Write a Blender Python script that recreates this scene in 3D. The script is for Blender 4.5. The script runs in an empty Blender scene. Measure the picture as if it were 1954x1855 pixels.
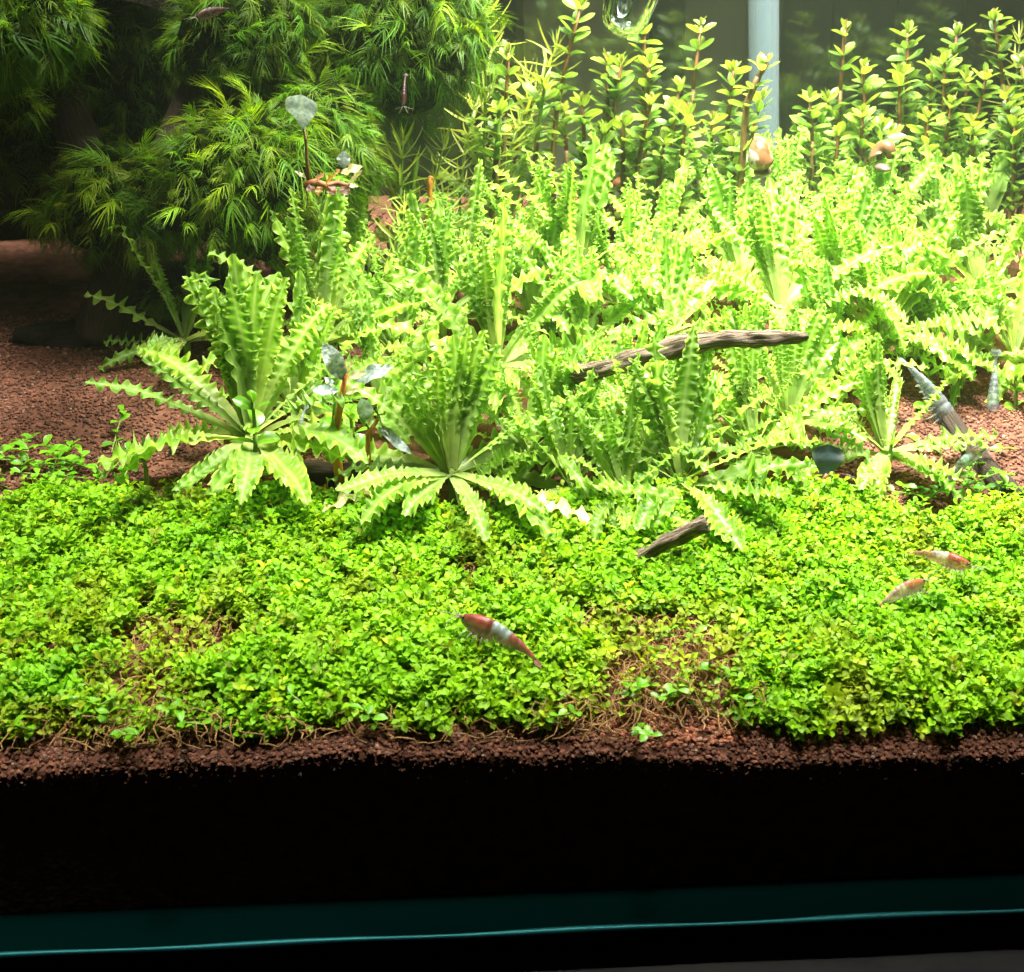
import bpy, math, random
import numpy as np
from mathutils import Vector, Matrix, noise as mnoise

# ------------------------------------------------------------------ camera, world, lights
S = 0.01                                    # the code counts in centimetres, Blender in metres
R = math.radians
scene = bpy.context.scene
COL = scene.collection
PW, PH, FPX = 1954.0, 1855.0, 2418.0        # the photograph's frame and focal length in its pixels

YAW, PITCH, ROLL = R(2.0), R(23.0), R(1.1)
CAM = np.array((-0.9, -17.8, 15.4))
_f = np.array((math.sin(YAW) * math.cos(PITCH), math.cos(YAW) * math.cos(PITCH), -math.sin(PITCH)))
_r0 = np.array((math.cos(YAW), -math.sin(YAW), 0.0))
_u0 = np.cross(_r0, _f)
_r = _r0 * math.cos(ROLL) - _u0 * math.sin(ROLL)
_u = _u0 * math.cos(ROLL) + _r0 * math.sin(ROLL)
cam_d = bpy.data.cameras.new("camera")
cam_d.sensor_width = 36.0
cam_d.lens = 18.0 / (PW / 2 / FPX)
cam_d.clip_start, cam_d.clip_end = 0.01, 50.0
cam_d.dof.use_dof = True
cam_d.dof.focus_distance = 0.285
cam_d.dof.aperture_fstop = 60.0
cam = bpy.data.objects.new("camera", cam_d)
COL.objects.link(cam)
_m = Matrix.Identity(4)
for k in range(3):
    _m[k][0], _m[k][1], _m[k][2], _m[k][3] = _r[k], _u[k], -_f[k], CAM[k] * S
cam.matrix_world = _m
scene.camera = cam

world = bpy.data.worlds.new("World")
scene.world = world
world.use_nodes = True
world.node_tree.nodes["Background"].inputs[0].default_value = (0.75, 0.95, 1.0, 1)
world.node_tree.nodes["Background"].inputs[1].default_value = 0.006
scene.view_settings.view_transform = "Standard"
scene.view_settings.look = "None"
scene.view_settings.exposure = 0.0
scene.view_settings.gamma = 1.0


def area_light(name, loc, sx, sy, power, spread, col=(1, 1, 1), aim=None):
    d = bpy.data.lights.new(name, "AREA")
    d.shape, d.size, d.size_y = "RECTANGLE", sx * S, sy * S
    d.energy, d.color, d.spread = power, col, R(spread)
    o = bpy.data.objects.new(name, d)
    COL.objects.link(o)
    o.location = [c * S for c in loc]
    if aim is not None:
        v = Vector(aim) - Vector(loc)
        o.rotation_euler = v.to_track_quat("-Z", "Y").to_euler()
    return o


area_light("led_panel_light", (0.5, 14.3, 36), 44, 28.8, 0.80, 13, (1.0, 0.985, 0.90)).rotation_euler = (0, 0, R(4.5))
area_light("led_diffuser_light", (4.5, 15.6, 36), 36, 24, 1.20, 66, (1.0, 0.985, 0.90))
area_light("led_cluster_light", (8.6, 16.8, 28), 10, 8, 1.95, 95, (1.0, 1.0, 0.93))
area_light("added_bevel_strip", (20, -55, 75), 150, 5, 0.028, 150, (0.85, 0.97, 1.0), (0, 0, 0))  # unseen strip added to draw a bright line along the bevel
area_light("added_wall_fill", (5, 33, 60), 60, 4, 0.26, 120, (0.95, 1.0, 0.9), (5, 40, 10))  # unseen lamp added to brighten the wall behind the tank

bpy.context.scene.cycles.max_bounces = 12
bpy.context.scene.cycles.diffuse_bounces = 8
bpy.context.scene.cycles.transparent_max_bounces = 16
bpy.context.scene.cycles.caustics_reflective = False
bpy.context.scene.cycles.caustics_refractive = False


# ------------------------------------------------------------------ picture <-> place
def ray(px, py):
    d = _f + _r * ((px - PW / 2) / FPX) - _u * ((py - PH / 2) / FPX)
    return d / np.linalg.norm(d)


def at_y(px, py, y):
    d = ray(px, py)
    return CAM + d * ((y - CAM[1]) / d[1])


def project(p):
    q = np.asarray(p, float) - CAM
    z = q @ _f
    return PW / 2 + FPX * (q @ _r) / z, PH / 2 - FPX * (q @ _u) / z


def nz(x, y, z=0.0):
    return mnoise.noise(Vector((x, y, z)))


def sstep(a, b, x):
    t = min(1.0, max(0.0, (x - a) / (b - a)))
    return t * t * (3 - 2 * t)


def soil(x, y):
    h = 3.36 + 0.22 * math.exp(-((x + 1) / 7) ** 2) + 0.147 * y - 0.027 * (x + 11)
    h += 0.16 * nz(x * 0.25, y * 0.25, 3.1) + 0.07 * nz(x * 0.9, y * 0.9, 7.7)
    if y < 1.3:                                     # the soil rounds off against the front pane
        k = 0.34 + 0.15 * math.exp(-((x - 3.4) / 2.5) ** 2) + 0.10 * nz(x * 0.8, 5.5)
        h -= k * ((1.3 - y) / 1.3) ** 2
    return h


def on_soil(px, py, h=0.0):
    d = ray(px, py)
    lo, hi = 12.0, 60.0
    t = 20.0
    prev = None
    while t < 70:
        p = CAM + d * t
        if p[1] > 0 and p[2] - soil(p[0], p[1]) - h < 0:
            break
        prev = t
        t += 0.4
    lo, hi = (prev or t - 0.4), t
    for _ in range(18):
        m = (lo + hi) / 2
        p = CAM + d * m
        if p[2] - soil(p[0], p[1]) - h < 0:
            hi = m
        else:
            lo = m
    return CAM + d * hi


# ------------------------------------------------------------------ mesh helpers
class MB:
    """collects shapes (cm) and makes ONE mesh of them"""

    def __init__(self):
        self.v, self.f, self.uv, self.tint = [], [], [], []
        self.has_tint = False

    def add(self, verts, faces, uvs=None, tint=None):
        n = len(self.v)
        self.v.extend([tuple(p) for p in verts])
        self.f.extend([tuple(i + n for i in f) for f in faces])
        self.uv.extend(uvs if uvs is not None else [(0.5, 0.5)] * len(verts))
        if tint is not None:
            self.has_tint = True
        self.tint.extend([tint if tint is not None else (1, 1, 1)] * len(verts))

    def grid(self, rows, closed=False, uvs=None, tint=None, cap=False):
        """rows: list of equal-length point lists"""
        n = len(rows[0])
        vs = [p for r in rows for p in r]
        fs = []
        for i in range(len(rows) - 1):
            for j in range(n if closed else n - 1):
                a, b = i * n + j, i * n + (j + 1) % n
                fs.append((a, b, b + n, a + n))
        if cap:
            fs.append(tuple(range(n - 1, -1, -1)))
            fs.append(tuple((len(rows) - 1) * n + k for k in range(n)))
        if uvs is None:
            uvs = [(i / max(1, len(rows) - 1), j / max(1, n - 1)) for i in range(len(rows)) for j in range(n)]
        self.add(vs, fs, uvs, tint)

    def tube(self, pts, rad, sides=8, tint=None, rough=0.0, seed=0.0, cap=True):
        pts = [np.asarray(p, float) for p in pts]
        rows = []
        nrm = None
        for i, p in enumerate(pts):
            t = pts[min(i + 1, len(pts) - 1)] - pts[max(i - 1, 0)]
            t /= np.linalg.norm(t) + 1e-9
            if nrm is None:
                a = np.array((0, 0, 1.0)) if abs(t[2]) < 0.9 else np.array((1.0, 0, 0))
                nrm = np.cross(t, a)
            nrm = nrm - t * (nrm @ t)
            nrm /= np.linalg.norm(nrm) + 1e-9
            b = np.cross(t, nrm)
            r = rad[i] if hasattr(rad, "__len__") else rad
            row = []
            for k in range(sides):
                a = 2 * math.pi * k / sides
                rr = r
                if rough:
                    q = p + r * (nrm * math.cos(a) + b * math.sin(a))
                    rr = r * (1 + rough * (nz(math.cos(a) * 1.7 + seed, math.sin(a) * 1.7, i * 0.16 + seed)
                                           + 0.5 * nz(math.cos(a) * 4 + seed, math.sin(a) * 4, i * 0.35) + 0.3 * nz(math.cos(a) * 9 + seed, math.sin(a) * 9, i * 0.22)))
                row.append(p + rr * (nrm * math.cos(a) + b * math.sin(a)))
            rows.append(row)
        self.grid(rows, closed=True, tint=tint, cap=cap)

    def box(self, x0, x1, y0, y1, z0, z1):
        v = [(x, y, z) for x in (x0, x1) for y in (y0, y1) for z in (z0, z1)]
        self.add(v, [(0, 1, 3, 2), (4, 6, 7, 5), (0, 4, 5, 1), (2, 3, 7, 6), (0, 2, 6, 4), (1, 5, 7, 3)])

    def blob(self, c, r, nu=12, nv=8, rough=0.0, seed=0.0, fr=0.6, tint=None):
        rows = []
        for i in range(nv + 1):
            th = math.pi * i / nv
            row = []
            for j in range(nu):
                ph = 2 * math.pi * j / nu
                d = np.array((math.sin(th) * math.cos(ph), math.sin(th) * math.sin(ph), math.cos(th)))
                k = 1 + (rough * nz(d[0] / fr + seed, d[1] / fr, d[2] / fr) if rough else 0)
                row.append(np.asarray(c) + d * np.asarray(r) * k)
            rows.append(row)
        self.grid(rows, closed=True, tint=tint)

    def mesh(self, name, mat, smooth=True):
        me = bpy.data.meshes.new(name)
        me.from_pydata([(a * S, b * S, c * S) for a, b, c in self.v], [], self.f)
        uvl = me.uv_layers.new(name="UVMap")
        li = np.empty(len(me.loops), dtype=np.int32)
        me.loops.foreach_get("vertex_index", li)
        uvl.data.foreach_set("uv", np.asarray(self.uv, dtype=np.float32)[li].ravel())
        if self.has_tint:
            at = me.color_attributes.new("tint", "FLOAT_COLOR", "POINT")
            c = np.ones((len(self.v), 4), dtype=np.float32)
            c[:, :3] = np.asarray(self.tint, dtype=np.float32)
            at.data.foreach_set("color", c.ravel())
        if smooth:
            me.polygons.foreach_set("use_smooth", np.ones(len(me.polygons), dtype=bool))
        me.materials.append(mat)
        me.update()
        return me

    def build(self, name, mat, parent=None, smooth=True):
        return link(name, self.mesh(name, mat, smooth), parent)


def link(name, me, parent=None, mat4=None):
    o = bpy.data.objects.new(name, me)
    COL.objects.link(o)
    if parent is not None:
        o.parent = parent
    if mat4 is not None:
        o.matrix_local = mat4
    return o


def tag(o, label=None, cat=None, group=None, kind=None):
    if label: o["label"] = label
    if cat: o["category"] = cat
    if group: o["group"] = group
    if kind: o["kind"] = kind
    return o


def thing(name, label, cat, loc, group=None):
    o = bpy.data.objects.new(name, None)
    COL.objects.link(o)
    o.empty_display_size = 0.01
    o.location = [float(c) * S for c in loc]
    return tag(o, label, cat, group)


def place(loc=(0, 0, 0), az=0.0, el=0.0, roll=0.0, sc=1.0):
    """a piece that grows along +X, turned to azimuth az and elevation el (cm location)"""
    return (Matrix.Translation([float(c) * S for c in loc]) @ Matrix.Rotation(az, 4, "Z") @ Matrix.Rotation(-el, 4, "Y")
            @ Matrix.Rotation(roll, 4, "X") @ Matrix.Diagonal((sc, sc, sc, 1)))


# ------------------------------------------------------------------ materials
def new_mat(name):
    m = bpy.data.materials.new(name)
    m.use_nodes = True
    nt = m.node_tree
    nt.nodes.clear()
    out = nt.nodes.new("ShaderNodeOutputMaterial")
    return m, nt, out


def N(nt, t, **kw):
    n = nt.nodes.new(t)
    for k, v in kw.items():
        if k in n.inputs:
            n.inputs[k].default_value = v
        else:
            setattr(n, k, v)
    return n


def rgba(c):
    return (c[0], c[1], c[2], 1)


def mixc(nt, fac, a, b, mode="MIX"):
    n = nt.nodes.new("ShaderNodeMix")
    n.data_type, n.blend_type = "RGBA", mode
    for sock, v in ((n.inputs[0], fac), (n.inputs[6], a), (n.inputs[7], b)):
        if hasattr(v, "links"):
            nt.links.new(v, sock)
        else:
            sock.default_value = v if not isinstance(v, tuple) else rgba(v)
    return n.outputs[2]


def ramp(nt, fac, stops, interp="LINEAR"):
    n = nt.nodes.new("ShaderNodeValToRGB")
    n.color_ramp.interpolation = interp
    e = n.color_ramp.elements
    while len(e) < len(stops):
        e.new(0.5)
    for k, (p, c) in enumerate(stops):
        e[k].position = p
        e[k].color = rgba(c)
    nt.links.new(fac, n.inputs[0])
    return n.outputs[0]


def leaf_mat(name, rib, blade, edge, transl=0.35, rough=0.35, var=0.35, ylw=1.0, tint=False, along=None, tcol=None, spec=0.5, bump=0.0, grain=(260.0, 0.72)):
    """leaf tissue: pale rib, blade and rim colours across the leaf, each leaf a little its own; light passes through"""
    m, nt, out = new_mat(name)
    L = nt.links.new
    uv = N(nt, "ShaderNodeUVMap")
    sep = N(nt, "ShaderNodeSeparateXYZ")
    L(uv.outputs[0], sep.inputs[0])
    a = N(nt, "ShaderNodeMath", operation="SUBTRACT")
    L(sep.outputs[1], a.inputs[0]); a.inputs[1].default_value = 0.5
    b = N(nt, "ShaderNodeMath", operation="ABSOLUTE")
    L(a.outputs[0], b.inputs[0])
    c = N(nt, "ShaderNodeMath", operation="MULTIPLY")
    L(b.outputs[0], c.inputs[0]); c.inputs[1].default_value = 2.0
    col = ramp(nt, c.outputs[0], [(0.0, rib), (0.07, rib), (0.2, blade), (0.72, blade), (1.0, edge)])
    if along:
        fac = ramp(nt, sep.outputs[0], along[0])
        col = mixc(nt, fac, col, along[1])
    info = N(nt, "ShaderNodeObjectInfo")
    tc = N(nt, "ShaderNodeTexCoord")
    no = N(nt, "ShaderNodeTexNoise", Scale=grain[0], Detail=3.0)
    L(tc.outputs["Object"], no.inputs["Vector"])
    rnd = ramp(nt, info.outputs["Random"], [(0.0, (1 - var, 1 - var * 0.8, 1 - var)), (0.5, (1, 1, 1)), (1.0, (1 + var * 0.55 * ylw, 1 + var * 0.22, 1 - var * 0.4))])
    col = mixc(nt, 1.0, col, rnd, "MULTIPLY")
    nrm = ramp(nt, no.outputs[0], [(0.3, (grain[1], grain[1] * 1.05, grain[1] * 0.85)), (0.7, (1.18, 1.12, 1.1))])
    col = mixc(nt, 1.0, col, nrm, "MULTIPLY")
    if tint:
        at = N(nt, "ShaderNodeAttribute", attribute_name="tint")
        col = mixc(nt, 1.0, col, at.outputs["Color"], "MULTIPLY")
    p = N(nt, "ShaderNodeBsdfPrincipled", Roughness=rough)
    p.inputs["Specular IOR Level"].default_value = spec
    L(col, p.inputs["Base Color"])
    t = N(nt, "ShaderNodeBsdfTranslucent")
    L(mixc(nt, 1.0, col, tcol or (1.25, 1.1, 0.7), "MULTIPLY"), t.inputs[0])
    if bump:
        bp = N(nt, "ShaderNodeBump", Strength=bump, Distance=0.0004)
        L(no.outputs[0], bp.inputs["Height"])
        L(bp.outputs[0], p.inputs["Normal"])
    mx = N(nt, "ShaderNodeMixShader", Fac=transl)
    L(p.outputs[0], mx.inputs[1]); L(t.outputs[0], mx.inputs[2])
    L(mx.outputs[0], out.inputs[0])
    return m


def grain_mat(name, stops, scale=900.0, rough=0.8, stretch=(1, 1, 1), bump=0.6, dist=0.0006, tint=False, spec=0.3, coord="Object", vor=False):
    m, nt, out = new_mat(name)
    L = nt.links.new
    tc = N(nt, "ShaderNodeTexCoord")
    mp = N(nt, "ShaderNodeMapping")
    mp.inputs["Scale"].default_value = stretch
    L(tc.outputs[coord], mp.inputs[0])
    if vor:
        no = N(nt, "ShaderNodeTexVoronoi", Scale=scale)
        h = no.outputs["Distance"]
        n2 = N(nt, "ShaderNodeTexNoise", Scale=scale * 0.35, Detail=5.0)
        L(mp.outputs[0], n2.inputs["Vector"])
        fac = n2.outputs[0]
    else:
        no = N(nt, "ShaderNodeTexNoise", Scale=scale, Detail=7.0, Roughness=0.65)
        h = fac = no.outputs[0]
    L(mp.outputs[0], no.inputs["Vector"])
    col = ramp(nt, fac, stops)
    if tint:
        at = N(nt, "ShaderNodeAttribute", attribute_name="tint")
        col = mixc(nt, 1.0, col, at.outputs["Color"], "MULTIPLY")
    p = N(nt, "ShaderNodeBsdfPrincipled", Roughness=rough)
    p.inputs["Specular IOR Level"].default_value = spec
    L(col, p.inputs["Base Color"])
    bp = N(nt, "ShaderNodeBump", Strength=bump, Distance=dist)
    L(h, bp.inputs["Height"]); L(bp.outputs[0], p.inputs["Normal"])
    L(p.outputs[0], out.inputs[0])
    return m


def plain_mat(name, col, rough=0.4, spec=0.5, transl=0.0, metal=0.0):
    m, nt, out = new_mat(name)
    p = N(nt, "ShaderNodeBsdfPrincipled", Roughness=rough)
    p.inputs["Base Color"].default_value = rgba(col)
    p.inputs["Specular IOR Level"].default_value = spec
    p.inputs["Metallic"].default_value = metal
    if transl:
        t = N(nt, "ShaderNodeBsdfTranslucent")
        t.inputs[0].default_value = rgba(col)
        mx = N(nt, "ShaderNodeMixShader", Fac=transl)
        nt.links.new(p.outputs[0], mx.inputs[1]); nt.links.new(t.outputs[0], mx.inputs[2])
        nt.links.new(mx.outputs[0], out.inputs[0])
    else:
        nt.links.new(p.outputs[0], out.inputs[0])
    return m


M = {}
M["ruffle"] = leaf_mat("ruffled_leaf_tissue", (0.40, 0.58, 0.17), (0.25, 0.48, 0.055), (0.45, 0.62, 0.17), 0.56, 0.36, 0.30, spec=0.4, tcol=(1.14, 1.12, 0.78),
                       along=([(0.0, (0.85, 0.85, 0.85)), (0.25, (0.6, 0.6, 0.6)), (0.6, (0, 0, 0)), (1, (0, 0, 0))], (0.48, 0.60, 0.22)), bump=0.25)
M["bleached"] = leaf_mat("bleached_leaf_tissue", (0.42, 0.56, 0.12), (0.24, 0.44, 0.03), (0.36, 0.52, 0.06), 0.35, 0.35, 0.1,
                         along=([(0.0, (0, 0, 0)), (0.42, (0, 0, 0)), (0.72, (1, 1, 1)), (1, (1, 1, 1))], (0.72, 0.66, 0.36)), bump=0.25)
M["carpet"] = leaf_mat("carpet_leaf_tissue", (0.27, 0.52, 0.02), (0.23, 0.50, 0.010), (0.28, 0.54, 0.016), 0.38, 0.5, 0.25, tint=True, spec=0.2)
M["sprig"] = leaf_mat("sprig_leaf_tissue", (0.22, 0.48, 0.03), (0.16, 0.45, 0.012), (0.22, 0.50, 0.02), 0.34, 0.36, 0.3, spec=0.35)
M["stem_leaf"] = leaf_mat("stem_plant_leaf_tissue", (0.28, 0.42, 0.10), (0.15, 0.32, 0.035), (0.30, 0.44, 0.11), 0.42, 0.38, 0.5, spec=0.4)
M["stem_leaf_tip"] = leaf_mat("stem_tip_leaf_tissue", (0.32, 0.43, 0.09), (0.21, 0.36, 0.03), (0.34, 0.44, 0.09), 0.42, 0.33, 0.3)
M["bud"] = leaf_mat("pink_bud_tissue", (0.55, 0.26, 0.16), (0.50, 0.24, 0.13), (0.5, 0.3, 0.16), 0.35, 0.35, 0.2)
M["round_leaf"] = leaf_mat("round_leaf_tissue", (0.30, 0.48, 0.06), (0.13, 0.36, 0.02), (0.20, 0.42, 0.03), 0.35, 0.3, 0.35)
M["needle"] = leaf_mat("needle_leaf_tissue", (0.40, 0.50, 0.10), (0.36, 0.49, 0.08), (0.42, 0.52, 0.11), 0.4, 0.35, 0.3)
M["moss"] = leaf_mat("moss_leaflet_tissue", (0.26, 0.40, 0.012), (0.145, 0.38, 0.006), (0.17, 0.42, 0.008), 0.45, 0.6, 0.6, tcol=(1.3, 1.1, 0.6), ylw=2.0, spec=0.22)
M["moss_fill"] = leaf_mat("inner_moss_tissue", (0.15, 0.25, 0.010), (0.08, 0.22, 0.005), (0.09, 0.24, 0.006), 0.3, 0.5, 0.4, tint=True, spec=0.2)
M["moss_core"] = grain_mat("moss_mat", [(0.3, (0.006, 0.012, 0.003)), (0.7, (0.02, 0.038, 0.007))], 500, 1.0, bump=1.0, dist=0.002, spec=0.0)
M["silver"] = leaf_mat("silver_blue_leaf_tissue", (0.66, 0.78, 0.74), (0.54, 0.68, 0.71), (0.68, 0.77, 0.76), 0.15, 0.3, 0.15, tcol=(1, 1, 1), spec=0.7, bump=0.8, grain=(1100.0, 0.55), along=([(0.0, (0.9, 0.9, 0.9)), (0.35, (0.25, 0.25, 0.25)), (0.7, (0, 0, 0))], (0.06, 0.13, 0.09)))
M["dark_leaf"] = leaf_mat("dark_blue_leaf_tissue", (0.02, 0.04, 0.04), (0.018, 0.035, 0.035), (0.04, 0.06, 0.03), 0.08, 0.35, 0.2, bump=0.8)
M["cream"] = leaf_mat("cream_leaf_tissue", (0.66, 0.64, 0.40), (0.62, 0.62, 0.36), (0.66, 0.64, 0.42), 0.3, 0.35, 0.2)
M["orange_leaf"] = leaf_mat("old_orange_leaf_tissue", (0.4, 0.22, 0.06), (0.36, 0.17, 0.04), (0.42, 0.26, 0.1), 0.3, 0.35, 0.2)
M["brown_leaf"] = leaf_mat("old_brown_leaf_tissue", (0.2, 0.1, 0.05), (0.17, 0.07, 0.04), (0.24, 0.14, 0.08), 0.3, 0.4, 0.2)
M["stem_brown"] = grain_mat("brown_stem_bark", [(0.3, (0.09, 0.055, 0.015)), (0.7, (0.17, 0.11, 0.03))], 700, 0.5, bump=0.3)
M["stem_red"] = grain_mat("red_stem_bark", [(0.3, (0.15, 0.06, 0.02)), (0.7, (0.24, 0.12, 0.04))], 700, 0.45, bump=0.2)
M["stem_green"] = grain_mat("green_stem_skin", [(0.3, (0.13, 0.22, 0.03)), (0.7, (0.22, 0.32, 0.06))], 700, 0.45, bump=0.2)
M["orange_stem"] = grain_mat("orange_stem_skin", [(0.3, (0.36, 0.13, 0.02)), (0.7, (0.5, 0.22, 0.04))], 600, 0.45, bump=0.2)
M["rhizome"] = grain_mat("rhizome_skin", [(0.3, (0.10, 0.03, 0.015)), (0.7, (0.34, 0.15, 0.05))], 400, 0.5, bump=0.5)
M["soil"] = grain_mat("soil_crust", [(0.25, (0.06, 0.023, 0.011)), (0.5, (0.13, 0.05, 0.027)), (0.8, (0.22, 0.09, 0.05))], 900, 0.95, bump=0.25, dist=0.0008, vor=True)
M["granule"] = grain_mat("soil_granule_clay", [(0.3, (0.6, 0.6, 0.6)), (0.7, (1.1, 1.1, 1.1))], 1500, 0.8, bump=0.6, dist=0.0003, tint=True)
M["root"] = grain_mat("dry_root_fibre", [(0.3, (0.2, 0.1, 0.03)), (0.7, (0.42, 0.24, 0.085))], 500, 0.7, bump=0.2)
M["wood"] = grain_mat("driftwood_grain", [(0.34, (0.025, 0.015, 0.008)), (0.45, (0.17, 0.115, 0.065)), (0.66, (0.44, 0.35, 0.235))], 1.0, 0.75,
                      stretch=(9, 34, 1), bump=1.0, dist=0.002, coord="UV")
M["dark_wood"] = grain_mat("dark_driftwood_grain", [(0.3, (0.014, 0.008, 0.004)), (0.6, (0.045, 0.026, 0.013)), (0.8, (0.08, 0.047, 0.026))], 1.0, 0.8,
                           stretch=(12, 30, 1), bump=1.0, dist=0.001, coord="UV")
M["rock"] = grain_mat("dark_lava_rock", [(0.3, (0.01, 0.008, 0.006)), (0.65, (0.035, 0.025, 0.016)), (0.8, (0.06, 0.042, 0.025))], 260, 0.95, bump=1.0, dist=0.004, spec=0.1)
M["wall"] = grain_mat("painted_wall", [(0.3, (0.42, 0.42, 0.36)), (0.7, (0.50, 0.50, 0.43))], 8, 0.8, bump=0.1)
M["wall_dark"] = grain_mat("dark_wall_slat", [(0.3, (0.06, 0.07, 0.05)), (0.7, (0.10, 0.115, 0.085))], 14, 0.8, bump=0.1)
M["base_edge"] = plain_mat("green_glass_edge", (0.0004, 0.0075, 0.0065), 0.8, 0.0)
M["bevel"] = plain_mat("polished_glass_bevel", (0.02, 0.15, 0.155), 0.5, 0.6, 0.0, 0.85)
M["foam"] = plain_mat("black_foam", (0.006, 0.006, 0.006), 0.9, 0.1)
M["cabinet"] = grain_mat("dark_grey_laminate", [(0.3, (0.02, 0.0195, 0.019)), (0.7, (0.034, 0.033, 0.032))], 200, 0.55, bump=0.1)
M["eye"] = plain_mat("black_eye", (0.006, 0.004, 0.004), 0.15, 0.8)
M["feeler"] = plain_mat("clear_feeler", (0.45, 0.46, 0.34), 0.3, 0.5, 0.5)
M["snail_foot"] = plain_mat("snail_foot_skin", (0.10, 0.07, 0.05), 0.35, 0.5)

m, nt, out = new_mat("clear_pane_glass")
t = N(nt, "ShaderNodeBsdfTransparent")
nt.links.new(t.outputs[0], out.inputs[0])
M["pane"] = m
m, nt, out = new_mat("back_pane_glass")
t = N(nt, "ShaderNodeBsdfTransparent"); t.inputs[0].default_value = (0.93, 0.94, 0.89, 1)
g = N(nt, "ShaderNodeBsdfGlossy", Roughness=0.08)
g.inputs[0].default_value = (0.9, 1, 0.95, 1)
mx = N(nt, "ShaderNodeMixShader", Fac=0.065)
nt.links.new(t.outputs[0], mx.inputs[1]); nt.links.new(g.outputs[0], mx.inputs[2]); nt.links.new(mx.outputs[0], out.inputs[0])
M["back_pane"] = m
m, nt, out = new_mat("blown_glass")
g = N(nt, "ShaderNodeBsdfGlass", Roughness=0.0, IOR=1.33)
g.inputs[0].default_value = (0.97, 1, 0.98, 1)
nt.links.new(g.outputs[0], out.inputs[0])
M["glass"] = m
m, nt, out = new_mat("frosted_acrylic_tube")
t = N(nt, "ShaderNodeBsdfTransparent"); t.inputs[0].default_value = (0.8, 0.9, 0.92, 1)
p = N(nt, "ShaderNodeBsdfPrincipled", Roughness=0.25)
p.inputs["Base Color"].default_value = (0.20, 0.26, 0.28, 1)
lw = N(nt, "ShaderNodeLayerWeight", Blend=0.35)
rr = N(nt, "ShaderNodeMapRange")
nt.links.new(lw.outputs["Facing"], rr.inputs[0])
rr.inputs[3].default_value = 0.34; rr.inputs[4].default_value = 0.95
mx = N(nt, "ShaderNodeMixShader")
nt.links.new(rr.outputs[0], mx.inputs[0])
nt.links.new(t.outputs[0], mx.inputs[1]); nt.links.new(p.outputs[0], mx.inputs[2]); nt.links.new(mx.outputs[0], out.inputs[0])
M["acrylic"] = m


# ------------------------------------------------------------------ the tank, the soil, the room
TX0, TX1, TY1, TZ1 = -21.0, 21.5, 27.6, 26.0
aq = thing("aquarium", "clear glass aquarium with a teal bottom edge, full of green plants", "aquarium", (0, 0, 0))
b = MB(); b.box(TX0, TX1, -0.55, -0.05, 0.05, TZ1); b.build("front_pane", M["pane"], aq, False)
b = MB(); b.box(TX0, TX1, TY1, TY1 + 0.5, 0.05, TZ1); b.build("back_pane", M["back_pane"], aq, False)
for sx in (TX0 - 0.5, TX1):
    b = MB(); b.box(sx, sx + 0.5, -0.55, TY1 + 0.5, 0.05, TZ1); b.build("side_pane", M["back_pane"], aq, False)
b = MB(); b.box(TX0 - 0.5, TX1 + 0.5, -0.95, TY1 + 0.5, -0.27, 0.04); b.build("bottom_pane", M["base_edge"], aq, False)
b = MB()
b.tube([(x, -0.955, 0.0 + 0.012 * math.sin(x * 1.3)) for x in np.linspace(TX0 - 0.5, TX1 + 0.5, 60)], [0.05 + 0.010 * math.sin(x * 0.9) for x in range(60)], 8)
b.build("bevel", M["bevel"], aq)
b = MB(); b.box(TX0 - 0.3, TX1 + 0.3, -0.45, TY1 + 0.4, -0.78, -0.28)
tag(b.build("foam_mat", M["foam"], None, False), "black foam mat under the glass tank", "mat")
b = MB(); b.box(-40, 40, -1.7, 34, -6.0, -0.79)
tag(b.build("cabinet_top", M["cabinet"], None, False), kind="structure")

b = MB(); b.box(TX0 + 0.01, TX1 - 0.01, -0.04, TY1 - 0.01, 0.055, 25.0)
m, nt, out = new_mat("murky_tank_water")
pv = N(nt, "ShaderNodeVolumePrincipled")
pv.inputs["Color"].default_value = (0.80, 1.0, 0.62, 1)
pv.inputs["Density"].default_value = 0.06
pv.inputs["Anisotropy"].default_value = 0.2
nt.links.new(pv.outputs[0], out.inputs["Volume"])
tag(b.build("water", m, None, False), kind="structure")

# soil: one closed body, top as a fine height field, a skirt down to the bottom pane
xs, ys = np.linspace(TX0 + 0.05, TX1 - 0.05, 250), np.concatenate([np.linspace(0.0, 2.0, 24), np.linspace(2.1, TY1 - 0.05, 140)])
b = MB()
rows = [[(x, 0.0, 0.06 + (soil(x, 0.0) - 0.06) * k / 14) for x in xs] for k in range(14)]
for y in ys:
    rows.append([(x, y, soil(x, y) + 0.035 * nz(x * 7, y * 7, 1.3)) for x in xs])
rows.append([(x, ys[-1], 0.06) for x in xs])
b.grid(rows)
tag(b.build("soil", M["soil"]), kind="structure")

# room wall behind, with vertical slats standing proud of it
WY = 40.0
b = MB(); b.box(-70, 70, WY, WY + 2, -40, 70)
wall = tag(b.build("room_wall", M["wall"], None, False), kind="structure")
for px0, px1, dark in ((640, 985, 1), (1000, 1238, 0), (1242, 1302, 1), (1306, 1420, 0), (1496, 1580, 1), (1586, 1700, 1), (1704, 1830, 1), (1834, 2200, 1), (-200, 636, 1)):
    a, c = at_y(px0, 80, WY - 0.6)[0], at_y(px1, 80, WY - 0.6)[0]
    b = MB(); b.box(a, c, WY - (0.9 if dark else 0.6), WY - 0.002, -30, 60)
    b.build("slat", M["wall_dark"] if dark else M["wall"], wall, False)

# ------------------------------------------------------------------ soil granules
rng = random.Random(5)
ICO = None


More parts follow.
